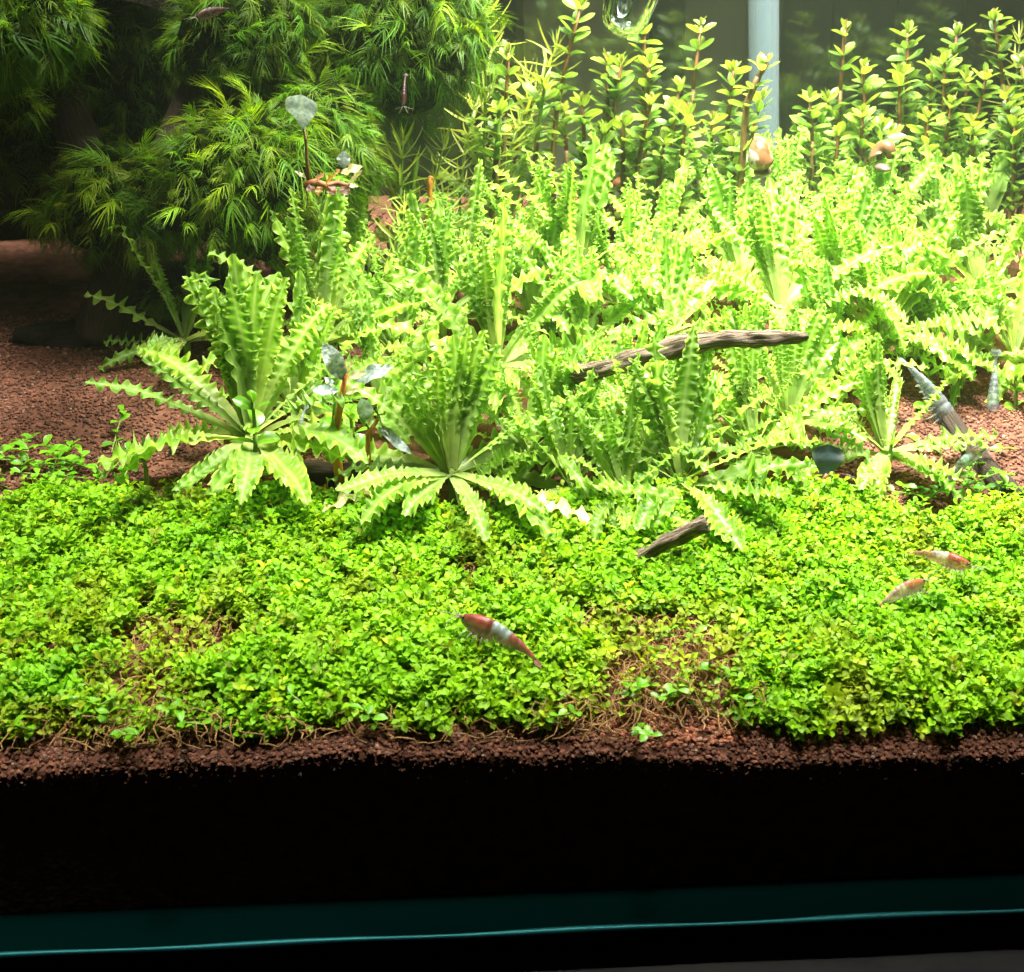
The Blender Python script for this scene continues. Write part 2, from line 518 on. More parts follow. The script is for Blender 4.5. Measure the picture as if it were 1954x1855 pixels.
def ico():
    t = (1 + 5 ** 0.5) / 2
    v = np.array([(-1, t, 0), (1, t, 0), (-1, -t, 0), (1, -t, 0), (0, -1, t), (0, 1, t), (0, -1, -t), (0, 1, -t), (t, 0, -1), (t, 0, 1), (-t, 0, -1), (-t, 0, 1)])
    f = [(0, 11, 5), (0, 5, 1), (0, 1, 7), (0, 7, 10), (0, 10, 11), (1, 5, 9), (5, 11, 4), (11, 10, 2), (10, 7, 6), (7, 1, 8), (3, 9, 4), (3, 4, 2), (3, 2, 6), (3, 6, 8), (3, 8, 9), (4, 9, 5), (2, 4, 11), (6, 2, 10), (8, 6, 7), (9, 8, 1)]
    return v / np.linalg.norm(v[0]), f


IV, IF = ico()


def lerp_tab(tab, x):
    xs_, ys_ = zip(*tab)
    return float(np.interp(x, xs_, ys_))


CARPET_TOP = [(-200, 960), (0, 965), (120, 932), (300, 955), (420, 940), (560, 940), (660, 960), (760, 965), (880, 975), (1100, 950), (1300, 930), (1500, 935), (1650, 940), (1740, 990), (1800, 1005), (1860, 965), (1954, 955), (2200, 950)]
BARE = [(1285, 1280, 128, 92, 0.14), (1300, 1390, 150, 46, 0.0), (1175, 1195, 85, 34, 0.25), (345, 1215, 120, 42, 0.2), (895, 1088, 42, 20, 0.1), (250, 1300, 90, 40, 0.25), (100, 1250, 60, 26, 0.45), (470, 1180, 70, 24, 0.5), (620, 1230, 60, 20, 0.6), (1010, 1110, 90, 24, 0.55), (1560, 1210, 90, 26, 0.5), (1440, 1120, 60, 20, 0.6), (200, 1385, 200, 22, 0.45),
        (1340, 1200, 70, 50, 0.3), (330, 1335, 60, 30, 0.4), (150, 1210, 60, 26, 0.5), (1120, 1350, 60, 40, 0.45)]


def carpet_density(px, py):
    d = 1.0
    for cx, cy, rx, ry, k in BARE:
        q = ((px - cx) / rx) ** 2 + ((py - cy) / ry) ** 2
        if q < 1.0:
            d = min(d, k)
        elif q < 1.5:
            d = min(d, k + (1 - k) * (q - 1) / 0.5)
    if py < lerp_tab(CARPET_TOP, px):
        d = 0.0
    return d


def add_granule(b, p, r, rng, pale=1.0):
    s = np.array((rng.uniform(.75, 1.25), rng.uniform(.75, 1.25), rng.uniform(.6, 1.0))) * r
    a = rng.uniform(0, 6.28)
    ca, sa = math.cos(a), math.sin(a)
    v = IV * np.array([rng.uniform(.8, 1.2) for _ in range(12)])[:, None]
    v = v @ np.array(((ca, sa, 0), (-sa, ca, 0), (0, 0, 1))) * s + p
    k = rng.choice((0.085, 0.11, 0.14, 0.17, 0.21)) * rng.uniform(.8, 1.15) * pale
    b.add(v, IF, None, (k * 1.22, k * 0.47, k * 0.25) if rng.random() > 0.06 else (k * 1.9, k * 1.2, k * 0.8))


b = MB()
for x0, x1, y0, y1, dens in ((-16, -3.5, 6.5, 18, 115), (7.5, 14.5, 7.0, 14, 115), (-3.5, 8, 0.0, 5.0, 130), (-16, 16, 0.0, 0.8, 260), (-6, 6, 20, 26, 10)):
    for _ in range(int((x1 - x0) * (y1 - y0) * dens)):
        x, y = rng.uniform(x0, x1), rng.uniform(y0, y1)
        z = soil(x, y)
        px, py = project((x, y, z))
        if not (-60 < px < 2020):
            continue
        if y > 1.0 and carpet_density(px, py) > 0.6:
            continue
        q = ((px - 1295) / 150) ** 2 + ((py - 1388) / 36) ** 2      # front patch: grains coloured lighter to stand in for strong light
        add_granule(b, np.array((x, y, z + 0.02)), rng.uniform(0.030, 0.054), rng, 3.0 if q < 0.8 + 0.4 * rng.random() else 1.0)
for _ in range(3600):                                # grains pressed against the front pane
    x = rng.uniform(-11, 11.5)
    z = soil(x, 0) - abs(rng.gauss(0, 0.2))
    add_granule(b, np.array((x, rng.uniform(0.0, 0.03), z)), rng.uniform(0.025, 0.048), rng)
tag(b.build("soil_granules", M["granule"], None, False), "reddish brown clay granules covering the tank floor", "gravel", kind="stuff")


# ------------------------------------------------------------------ leaf shapes
def simple_leaf(L, W, cup=0.15, bend=0.3, n=5, peak=0.6, petiole=0.12, cols=3, tip=0.5):
    """a small flat leaf along +X: obovate, cupped across and bent along"""
    rows, uvs = [], []
    x = z = 0.0
    for i in range(n + 1):
        u = i / n
        ph = -bend * (u - 0.35)
        if i:
            x += L / n * math.cos(ph); z += L / n * math.sin(ph)
        w = W / 2 * (math.sin(math.pi * min(1, max(0, u)) ** (math.log(0.5) / math.log(peak))) ** tip if 0 < u < 1 else 0)
        w = max(w, W * petiole * (0.5 if u < .5 else 0.2))
        row = []
        for j in range(cols):
            v = -1 + 2 * j / (cols - 1)
            row.append((x, v * w, z + cup * abs(v) ** 1.5 * w * 1.6))
            uvs.append((u, j / (cols - 1)))
        rows.append(row)
    return rows, uvs


def ruffled_leaf(L, W, waves, amp, bend, seed, twist=0.0, base=0.40):
    r = random.Random(seed)
    n, cols = max(80, int(waves * 8)), 9
    rows, uvs = [], []
    x = z = 0.0
    ph_ = [[r.uniform(0, 6.28) for _ in range(4)] for _ in range(2)]
    fr_ = [[r.uniform(0.85, 1.15), r.uniform(1.35, 1.6), r.uniform(0.25, 0.45)] for _ in range(2)]
    sway = r.uniform(-0.3, 0.3)
    for i in range(n + 1):
        u = i / n
        ph = -bend * (u ** 1.3)
        if i:
            ph += 0.16 * math.sin(9 * u + ph_[0][0]) * u
            x += L / n * math.cos(ph); z += L / n * math.sin(ph)
        nx, nzv = -math.sin(ph), math.cos(ph)
        yc = sway * L * 0.35 * u * u
        w = W / 2 * (1 + 0.14 * math.sin(8 * u + ph_[1][0])) * min(1.0, base + 1.0 * u) * math.sqrt(max(0.03, 1 - (max(0, u - 0.5) / 0.5) ** 2.4 * 0.97))
        tw = twist * u
        for_row = []
        for j in range(cols):
            v = -1 + 2 * j / (cols - 1)
            av, sd = abs(v), 0 if v < 0 else 1
            P_, F_ = ph_[sd], fr_[sd]
            am = 0.55 + 0.6 * math.sin(2 * math.pi * waves * F_[2] * u + P_[2])
            a = amp * sstep(0.2, 0.55, u) * (1 - 0.3 * sstep(0.88, 1, u)) * (0.55 + 0.45 * am)
            p1, p2 = 2 * math.pi * waves * F_[0] * u + P_[0] + 0.8 * math.sin(7 * u + P_[3]), 2 * math.pi * waves * F_[1] * u + P_[1]
            sh = 0.85 * math.sin(p1) + 0.35 * math.sin(p2)
            off = a * 1.5 * av ** 2.1 * sh + 0.2 * av * w
            lat = v * w * (1 + av * (0.10 * math.cos(p1) + 0.06 * math.cos(p2)) * min(1, a / max(amp, 1e-6)) - 0.10 * av * av * abs(sh) * min(1, a / max(amp, 1e-6)))
            yy, zz = lat * math.cos(tw) - off * math.sin(tw), lat * math.sin(tw) + off * math.cos(tw)
            al = 0.5 * a * av * av * math.cos(p1 + 1)
            for_row.append((x + nx * zz + al * math.cos(ph), yc + yy, z + nzv * zz + al * math.sin(ph)))
            uvs.append((u, j / (cols - 1)))
        rows.append(for_row)
    return rows, uvs


# ------------------------------------------------------------------ ruffled rosettes
RUF = {"in": [], "mid": [], "out": []}
for k in range(9):
    for key, L, W, wv, am, bd in (("in", 2.8, 0.42, 14, 0.080, 0.02), ("mid", 2.85, 0.45, 14, 0.090, 0.30), ("out", 2.8, 0.46, 13, 0.098, 0.60)):
        q = random.Random(k * 7 + len(key))
        b = MB()
        rows, uvs = ruffled_leaf(L * q.uniform(.9, 1.1), W * q.uniform(.85, 1.15), wv * (wf := q.uniform(.55, 1.15)), am * q.uniform(.85, 1.3) / wf ** .5, bd * q.uniform(.3, 1.7) + (q.uniform(-.25, .3) if key == "in" else 0), k * 13 + len(key), q.uniform(-.5, .5))
        b.grid(rows, uvs=uvs)
        RUF[key].append(b.mesh("ruffled_leaf", M["ruffle"]))
BLEACH = []
for k in range(2):
    b = MB()
    rows, uvs = ruffled_leaf(3.0, 0.5, 7, 0.1, 0.3, 91 + k)
    b.grid(rows, uvs=uvs)
    BLEACH.append(b.mesh("bleached_leaf", M["bleached"]))
CROWN = None
G_ROS = "ruffled rosettes planted across the tank"


def rosette(px, py, h, size, n, seed, label, lean=(0, 0), skip=None, extra=(), up=0):
    """crown at the pixel, h cm above the soil"""
    q = random.Random(seed)
    size *= 1.12
    n = int(n * 1.6)
    c = on_soil(px, py, h)
    t = thing("ruffled_rosette", label, "aquarium plant", (c[0], c[1], soil(c[0], c[1])), G_ROS)
    hh = c[2] - soil(c[0], c[1])
    b = MB()
    b.tube([(0, 0, -0.15), (0.04, 0.02, hh * 0.5), (0, 0, hh), (0, 0, hh + 0.12)], [0.10, 0.10, 0.13, 0.05], 8)
    b.build("stem", M["stem_green"], t)
    az = q.uniform(0, 6.28)
    for i in range(n):
        k = i / max(1, n - 1)
        az += 2.399 + q.uniform(-.25, .25)
        if k < 0.40:
            # the young leaves stand in a fan that leans back from the open front side
            key, s = "in", size * q.uniform(.80, 1.05)
            if math.sin(az) < -0.25:
                az = -az
            el = R(q.uniform(58, 76) + 10 * (1 - abs(math.sin(az))) * q.random() - 8 * k) + R(up * q.uniform(.6, 1.1))
        elif k < 0.68:
            key, el, s = "mid", R(q.uniform(34, 58)), size * q.uniform(.88, 1.05)
        else:
            key, el, s = "out", R(q.uniform(2, 30)), size * q.uniform(.85, 1.08)
        dz = (1 - k) * 0.25 - 0.1
        toward = max(0.0, -math.sin(az))
        if key == "mid":
            el *= 1 - 0.75 * sstep(0.35, 0.85, toward)
        el += lean[1] * math.cos(az - lean[0])
        r0 = 0.06
        link("leaf", q.choice(RUF[key]), t, place((r0 * math.cos(az), r0 * math.sin(az), hh + dz), az, el, q.uniform(-.5, .5), s) @ Matrix.Diagonal((q.uniform(.85, 1.08), q.uniform(.75, 1.25), q.uniform(.8, 1.3), 1)))
    for me, a, e, s in extra:
        link("leaf", me, t, place((0.08 * math.cos(R(a)), 0.08 * math.sin(R(a)), hh - 0.05), R(a), R(e), 0, s))
    return t


rosette(478, 835, 0.9, 1.18, 24, 1, "big upright rosette beside the bare brown soil, its tall centre leaves dotted with glints", up=9)
tb = rosette(862, 905, 0.6, 1.02, 22, 2, "wide open rosette in front with two bleached cream leaf tips",
             up=3, extra=((BLEACH[0], -33, 3, 1.12), (BLEACH[1], 208, 4, 0.95), (RUF["out"][1], -75, -14, 0.7)))
rosette(1296, 922, 0.4, 0.98, 20, 3, "rosette behind the short dark twig, its leaves spread low over the carpet")
rosette(1192, 952, 0.3, 0.72, 12, 4, "small narrow rosette between the wide front rosette and the low one by the twig")
rosette(948, 700, 1.4, 1.05, 20, 5, "tall rosette on a bare pale stalk behind the wide front rosette", up=7)
rosette(1505, 800, 0.6, 0.84, 18, 6, "rosette under the tip of the long branch, broad leaves fanned out")
rosette(1690, 862, 0.5, 0.80, 18, 7, "rosette just above the dark blue-green leaf by the sheltering shrimp")
rosette(1488, 590, 1.6, 1.00, 20, 8, "bright rosette with pale yellow ribs above the tip of the long branch")
rosette(1614, 560, 1.7, 1.02, 18, 9, "raised rosette on a thick stalk beside the brightest white leaves")
rosette(1680, 640, 0.9, 1.05, 22, 10, "overexposed rosette whose leaves shine almost white")
rosette(1102, 520, 1.6, 1.12, 20, 11, "tall pale rosette standing clear of the rest before the leafy stems", up=7)
rosette(1378, 445, 0.8, 0.98, 18, 12, "bright rosette below the striped snail's stem, flat and tangled")
rosette(1512, 440, 0.8, 0.98, 18, 13, "glossy rosette directly before the orange and white snail")
rosette(1592, 392, 0.8, 1.15, 15, 14, "rosette with tall upright leaves between the two snails", up=7)
rosette(1764, 392, 0.8, 1.22, 17, 15, "tallest upright rosette, just beside the plain orange snail", up=7)
rosette(1872, 560, 0.9, 1.18, 22, 16, "large rosette over the clear grey shrimps at the side pane")
rosette(618, 650, 0.9, 1.12, 18, 17, "shaded upright rosette between the moss and the silver-leaved plant", up=7)
rosette(842, 605, 0.7, 0.95, 17, 18, "rosette behind the stalked one, a single dark rib standing up")
rosette(760, 680, 0.6, 0.92, 17, 19, "rosette right behind the silver-leaved plant's pointed leaf")
rosette(690, 560, 0.6, 0.98, 16, 20, "rosette at the foot of the mossy wood, leaves half in shade")
rosette(966, 440, 0.6, 1.05, 13, 21, "dark green rosette at the foot of the thick brown stem")
rosette(1275, 640, 0.8, 0.92, 18, 22, "rosette behind the middle of the long branch")
rosette(1112, 672, 0.6, 0.90, 16, 23, "short rosette behind the thick broken end of the long branch")
rosette(1195, 785, 0.3, 0.72, 16, 24, "pale rosette growing beneath the long branch")
rosette(1330, 815, 0.3, 0.70, 16, 25, "rosette under the long branch, beside the fanned one")
rosette(352, 650, 0.5, 0.85, 13, 26, "small dark rosette reaching out over the shaded soil", skip=1)
rosette(1415, 545, 0.8, 0.98, 18, 27, "crowded rosette between the pale ribbed one and the branch")
rosette(1250, 520, 0.8, 0.98, 18, 28, "crowded bright rosette in the middle of the rosette field")
rosette(1180, 580, 0.7, 0.92, 16, 29, "low rosette in front of the tall pale one")
rosette(1010, 600, 0.6, 0.92, 16, 30, "rosette tucked behind the stalked rosette's spread leaf")
rosette(800, 500, 0.6, 0.92, 15, 31, "rosette by the reddish stones under the needle plants")
rosette(890, 540, 0.6, 0.95, 16, 32, "rosette between the dark rib one and the tall pale one")
rosette(1240, 420, 0.7, 0.95, 16, 33, "rosette at the foot of the rear leafy stems, glinting white")
rosette(1660, 480, 0.8, 1.0, 18, 34, "yellowish rosette behind the raised stalked one")
rosette(1880, 440, 0.7, 1.05, 16, 35, "rosette under the dense stems in the back corner")
rosette(1740, 560, 0.8, 0.95, 16, 36, "bright rosette between the white shining one and the corner one")
rosette(1935, 680, 0.6, 0.85, 12, 37, "shaded rosette against the side pane above the grey shrimps")
rosette(1060, 810, 0.3, 0.75, 15, 38, "low rosette below the broken end of the long branch")
rosette(1425, 735, 0.3, 0.72, 15, 39, "rosette hanging below the outer half of the long branch")
rosette(1010, 860, 0.4, 0.85, 14, 40, "flat dark rosette at the side of the wide front rosette")
rosette(1590, 700, 0.7, 0.9, 15, 41, "rosette between the branch tip and the white shining one")
rosette(1440, 860, 0.4, 0.85, 14, 42, "low rosette in front of the fanned one under the branch tip")
rosette(560, 780, 0.4, 0.85, 13, 43, "half hidden rosette between the big upright one and the silver-leaved plant")
rosette(1090, 930, 0.3, 0.8, 12, 44, "flat curly rosette over the bleached leaf tip")

rosette(1850, 690, 0.3, 0.85, 14, 45, "dim rosette behind the two clear grey shrimps")
rosette(1765, 660, 0.5, 0.85, 14, 46, "rosette above the slanting clear grey shrimp")
rosette(722, 770, 0.4, 0.80, 13, 47, "rosette between the silver-leaved plant and the wide front one")
rosette(1240, 870, 0.3, 0.72, 12, 48, "small bright rosette behind the narrow one near the twig")
rosette(1120, 858, 0.3, 0.78, 12, 49, "curly rosette under the thick broken branch end, in shade")
rosette(1000, 500, 0.7, 0.9, 14, 50, "rosette at the stalk foot of the tall pale one")
rosette(1800, 470, 0.7, 0.95, 14, 51, "rosette in front of the tallest upright one")


# ------------------------------------------------------------------ sprigs and the carpet
def leaf_faces(rows, uvs):
    b = MB(); b.grid(rows, uvs=uvs)
    return b


SPRIG_LEAF = []
for k in range(4):
    b = MB()
    rows, uvs = simple_leaf(0.34 * (0.85 + 0.1 * k), 0.20 * (0.9 + 0.07 * k), 0.22, 0.35 + 0.15 * k, 4, 0.6)
    b.grid(rows, uvs=uvs)
    SPRIG_LEAF.append(b)
SPRIG_ME = [b.mesh("sprig_leaf", M["sprig"]) for b in SPRIG_LEAF]


def sprig_template(seed, levels):
    """(verts, faces, uvs): leaves in crossed pairs on a short stem"""
    q = random.Random(seed)
    out = MB()
    h = 0.0
    for l in range(levels):
        h += q.uniform(0.13, 0.2)
        top = l == levels - 1
        for s in (0, 1):
            src = q.choice(SPRIG_LEAF)
            az = l * 1.57 + s * 3.14159 + q.uniform(-.3, .3)
            el = R(q.uniform(5, 35) + (18 if top else 0))
            m = np.array(place((0, 0, 0), az, el, q.uniform(-.4, .4), q.uniform(.55, .8) if top else q.uniform(.8, 1.1)))[:3, :3]
            v = (np.asarray(src.v) @ m.T) + (0, 0, h)
            out.add(v, src.f, src.uv)
    out.tube([(0, 0, -0.3), (0.02, 0.01, h * .5), (0, 0, h)], 0.018, 3, cap=False)
    return np.asarray(out.v), out.f, out.uv


TEMPL = [sprig_template(k, 2 + k % 3) for k in range(10)]
b = MB()
rng = random.Random(11)
count = 0
while count < 12500:
    x, y = rng.uniform(-11.5, 12.5), rng.uniform(0.2, 10.5)
    z = soil(x, y)
    px, py = project((x, y, z + 0.3))
    if y < 0.35 + 0.25 * nz(x * 1.2, 2.2) or not (-50 < px < 2010) or rng.random() > carpet_density(px, py):
        continue
    count += 1
    hill = 0.30 + 0.20 * nz(x * 0.55, y * 0.55, 9.0) + 0.10 * nz(x * 1.7, y * 1.7, 4.0)
    if y < 1.6:
        hill *= 0.1 + 0.9 * y / 1.6
    v, f, uv = TEMPL[rng.randrange(10)]
    tilt = Matrix.Rotation(rng.uniform(0, 6.28), 3, "Z") @ Matrix.Rotation(rng.gauss(0, 0.38), 3, "X") @ Matrix.Rotation(rng.gauss(0, 0.38), 3, "Y")
    m = np.array(tilt) * rng.uniform(0.44, 0.68)
    g = nz(x * 0.45, y * 0.45, 20.0)
    w = nz(x * 1.1, y * 1.1, 31.0)
    t = rng.uniform(0.75, 1.15)
    tint = (t * (1.0 + 0.22 * g + 0.15 * max(0, w)), t * (1.03 + 0.04 * g - 0.05 * max(0, w)), t)
    dn = carpet_density(px, py)
    old = max(0.0, 0.9 - dn) * 0.9 + max(0.0, nz(x * 0.8, y * 0.8, 44.0) - 0.2) * 1.3
    tint = (tint[0] * (1 + 0.25 * old), tint[1] * (1 - 0.28 * min(1, old)), tint[2] * (1 + 0.8 * old))
    if rng.random() < 0.05:
        tint = (1.7, 1.15, 1.6)
    elif rng.random() < 0.05:
        tint = (0.9, 0.55, 0.7)
    b.add(v @ m.T + (x, y, z + max(0.0, hill) * rng.uniform(0.5, 1.0)), f, uv, tint)
tag(b.build("carpet_plants", M["carpet"]), "dense bright green carpet of tiny round leaves along the front", "ground cover", kind="stuff")


def sprig(px, py, size, seed, label, group, h=0.0):
    q = random.Random(seed)
    c = on_soil(px, py, h)
    t = thing("carpet_sprig", label, "aquarium plant", c, group)
    n = q.choice((3, 3, 4))
    lean = np.array((q.gauss(0, .25), q.gauss(-.1, .2)))
    pts = [np.array((lean[0] * k, lean[1] * k, 0.17 * k)) * size for k in range(n + 1)]
    b = MB(); b.tube([pts[0] - (0, 0, h + .05)] + pts, 0.022 * size, 5)
    b.build("stem", M["stem_green"], t)
    a0 = q.uniform(0, 6)
    for l in range(1, n + 1):
        for s in (0, 1):
            link("leaf", q.choice(SPRIG_ME), t, place(pts[l], a0 + l * 1.57 + s * 3.1416 + q.uniform(-.3, .3), R(q.uniform(0, 30) + (15 if l == n else 0)), q.uniform(-.4, .4), size * q.uniform(.8, 1.15)))
    return t


G1, G2, G3, G4 = ("loose sprigs rooted on the bare brown soil", "sprigs leaning out over the front edge of the soil",
                  "sprigs growing through the dry brown patch", "sprigs on the reddish soil by the side pane")
ORD = ("first second third fourth fifth sixth seventh eighth ninth tenth eleventh twelfth thirteenth fourteenth fifteenth "
       "sixteenth seventeenth eighteenth nineteenth twentieth twenty-first").split()


def by_x(pts):
    """points in order across the tank, each with its ordinal"""
    return [(ORD[i], p[0], p[1]) for i, p in enumerate(sorted(pts))]


k = 100
for w, px, py in by_x(((12, 850), (30, 838), (62, 872), (78, 893), (108, 862), (128, 850), (146, 862), (152, 888), (168, 905), (182, 888), (200, 905), (212, 858), (226, 922), (22, 925), (52, 905), (98, 908), (135, 878), (60, 935), (176, 922), (120, 895), (14, 900))):
    k += 1
    sprig(px, py + 8, 0.85, k, w + " oval-leaved sprig on the bare brown soil, counting from the shaded corner", G1)
for w, px, py in by_x(((14, 1372), (40, 1395), (92, 1372), (82, 1408), (160, 1362), (216, 1392), (222, 1408), (285, 1376), (310, 1382), (258, 1428), (120, 1380), (380, 1385), (455, 1385), (640, 1385), (725, 1385), (800, 1388), (985, 1385), (1010, 1372))):
    k += 1
    sprig(px, min(py, 1396) + 4, 0.72, k, w + " larger sprig along the front soil edge, counting from the shaded side", G2, 0.06)
for w, px, py in by_x(((1212, 1388), (1236, 1300), (1272, 1342), (1330, 1302), (1352, 1318), (1396, 1374), (1384, 1344), (1240, 1255), (1300, 1240), (1190, 1330), (1345, 1262), (1260, 1222))):
    k += 1
    sprig(px, py, 0.6, k, w + " green sprig in the dry brown patch, counting towards the side pane", G3, 0.1)
for w, px, py in by_x(((1802, 862), (1830, 928), (1742, 935), (1912, 922), (1820, 938), (1880, 942), (1800, 945), (1842, 908), (1932, 850), (1774, 905), (1760, 955), (1900, 950), (1948, 935))):
    k += 1
    sprig(px, py + 6, 0.85, k, w + " pale sprig on the reddish soil, counting towards the dark root's outer end", G4)

# dry brown stems and roots
b = MB()
rng = random.Random(21)
for cx, cy, rx, ry, n in ((1285, 1285, 165, 95, 480), (1180, 1195, 90, 32, 70), (350, 1215, 115, 40, 90), (240, 1395, 250, 22, 190), (250, 1300, 80, 40, 60), (1120, 1370, 70, 40, 70), (700, 1395, 600, 10, 90), (890, 1090, 50, 22, 30), (640, 960, 90, 30, 50)):
    for _ in range(n):
        px, py = cx + rng.gauss(0, rx * .5), cy + rng.gauss(0, ry * .5)
        c = on_soil(px, min(py, 1402), 0.02)
        a, l = rng.uniform(0, 6.28), rng.uniform(0.35, 1.1)
        up = rng.uniform(0.05, 0.45)
        pts = []
        for s in range(8):
            u = s / 7
            a += rng.uniform(-.35, .35)
            pts.append(c + np.array((math.cos(a) * l * u, max(math.sin(a) * l * u, -c[1] + 0.02), up * math.sin(math.pi * min(1, u * 1.1)) + rng.uniform(-.02, .05))))
        b.tube(pts, rng.uniform(0.006, 0.013), 4, cap=False)
tag(b.build("dry_roots", M["root"]), "tangle of dry brown runners and roots between the carpet plants", "roots", kind="stuff")


# ------------------------------------------------------------------ stem plants
SL = []
for k in range(4):
    b = MB()
    rows, uvs = simple_leaf(0.66 * (0.9 + .08 * k), 0.28 * (0.9 + .08 * k), 0.18, (-0.5, 0.2, 0.5, -0.2)[k], 6, 0.58)
    b.grid(rows, uvs=uvs)
    SL.append(b)
SL_ME = [b.mesh("stem_leaf", M["stem_leaf"]) for b in SL]
SL_TIP = [b.mesh("tip_leaf", M["stem_leaf_tip"]) for b in SL]
RL = []
for k in range(3):
    b = MB()
    rows, uvs = simple_leaf(0.52, 0.34 + .03 * k, 0.15, 0.2 + .3 * k, 7, 0.58, cols=5)
    b.grid(rows, uvs=uvs)
    RL.append(b.mesh("round_leaf", M["round_leaf"]))
b = MB()
rows, uvs = simple_leaf(0.34, 0.14, 0.5, -0.3, 5, 0.5)
b.grid(rows, uvs=uvs)
BUD_ME = b.mesh("bud_leaf", M["bud"])


def curve_pts(p0, p1, n, bow, rng_):
    d = p1 - p0
    side = np.array((rng_.uniform(-1, 1), rng_.uniform(-1, 1), 0)) * bow * np.linalg.norm(d)
    return [p0 + d * (i / n) + side * math.sin(math.pi * i / n) for i in range(n + 1)]


def stem_plant(tip, base, y, seed, label, group, leaf_sc=1.0, gap=0.62, per=4, leaves=None, tips=None, stem=None, bud=True, name="stem_plant", thick=0.075, path=None):
    q = random.Random(seed)
    p1 = at_y(tip[0], tip[1], y)
    p0 = at_y(base[0], base[1], y + q.uniform(-.3, .3))
    if path:
        pts = [at_y(a, c, y) for a, c in path]
        pts[0][2] = min(pts[0][2], soil(pts[0][0], pts[0][1]) - .05)
        full = []
        for i in range(len(pts) - 1):
            for s in range(4):
                full.append(pts[i] + (pts[i + 1] - pts[i]) * s / 4)
        pts = full + [pts[-1]]
        p0 = pts[0]
    else:
        g = soil(p0[0], p0[1]) - 0.05
        if p0[2] > g:
            p0 = np.array((p0[0] + q.uniform(-.15, .15), p0[1], g))
        pts = curve_pts(p0, p1, 10, 0.06, q)
    t = thing(name, label, "aquarium plant", p0, group)
    loc = [p - p0 for p in pts]
    L = [0.0]
    for i in range(1, len(loc)):
        L.append(L[-1] + np.linalg.norm(loc[i] - loc[i - 1]))
    tot = L[-1]
    b = MB()
    nlow = max(2, int(len(loc) * 0.75))
    b.tube(loc[:nlow], [thick * (1 - 0.25 * i / len(loc)) for i in range(nlow)], 8)
    b.build("stem", stem or M["stem_brown"], t)
    b = MB()
    b.tube(loc[nlow - 1:], [thick * (.78 - 0.25 * i / max(1, len(loc) - nlow)) for i in range(len(loc) - nlow + 1)], 8)
    b.build("stem_tip", M["stem_red"] if bud else (stem or M["stem_green"]), t)
    leaves, tips = leaves or SL_ME, tips or SL_TIP
    s, a0, lvl = tot, q.uniform(0, 6), 0
    while s > 0.35 and tot - s < 6.0:
        p = np.array([np.interp(s, L, [v[k_] for v in loc]) for k_ in range(3)])
        pool = tips if lvl < 2 else leaves
        for w in range(per):
            if lvl > 3 and q.random() < 0.25:
                continue
            az = a0 + w * 2 * math.pi / per + q.uniform(-.25, .25)
            el = R({0: 58, 1: 38}.get(lvl, 22) + q.uniform(-20, 20))
            sc = leaf_sc * {0: .55, 1: .85}.get(lvl, 1.0) * q.uniform(.82, 1.15) * (1 - 0.04 * max(0, lvl - 4))
            link("leaf", q.choice(pool), t, place(p, az, el, q.uniform(-.7, .7), sc))
        a0 += math.pi / per + q.uniform(-.2, .2)
        lvl += 1
        s -= gap * (0.45 if lvl == 1 else q.uniform(.8, 1.2))
    if bud:
        for w in range(2):
            link("bud", BUD_ME, t, place(loc[-1], a0 + w * 3.14, R(74), 0, q.uniform(.7, 1.0) * leaf_sc))
    return t


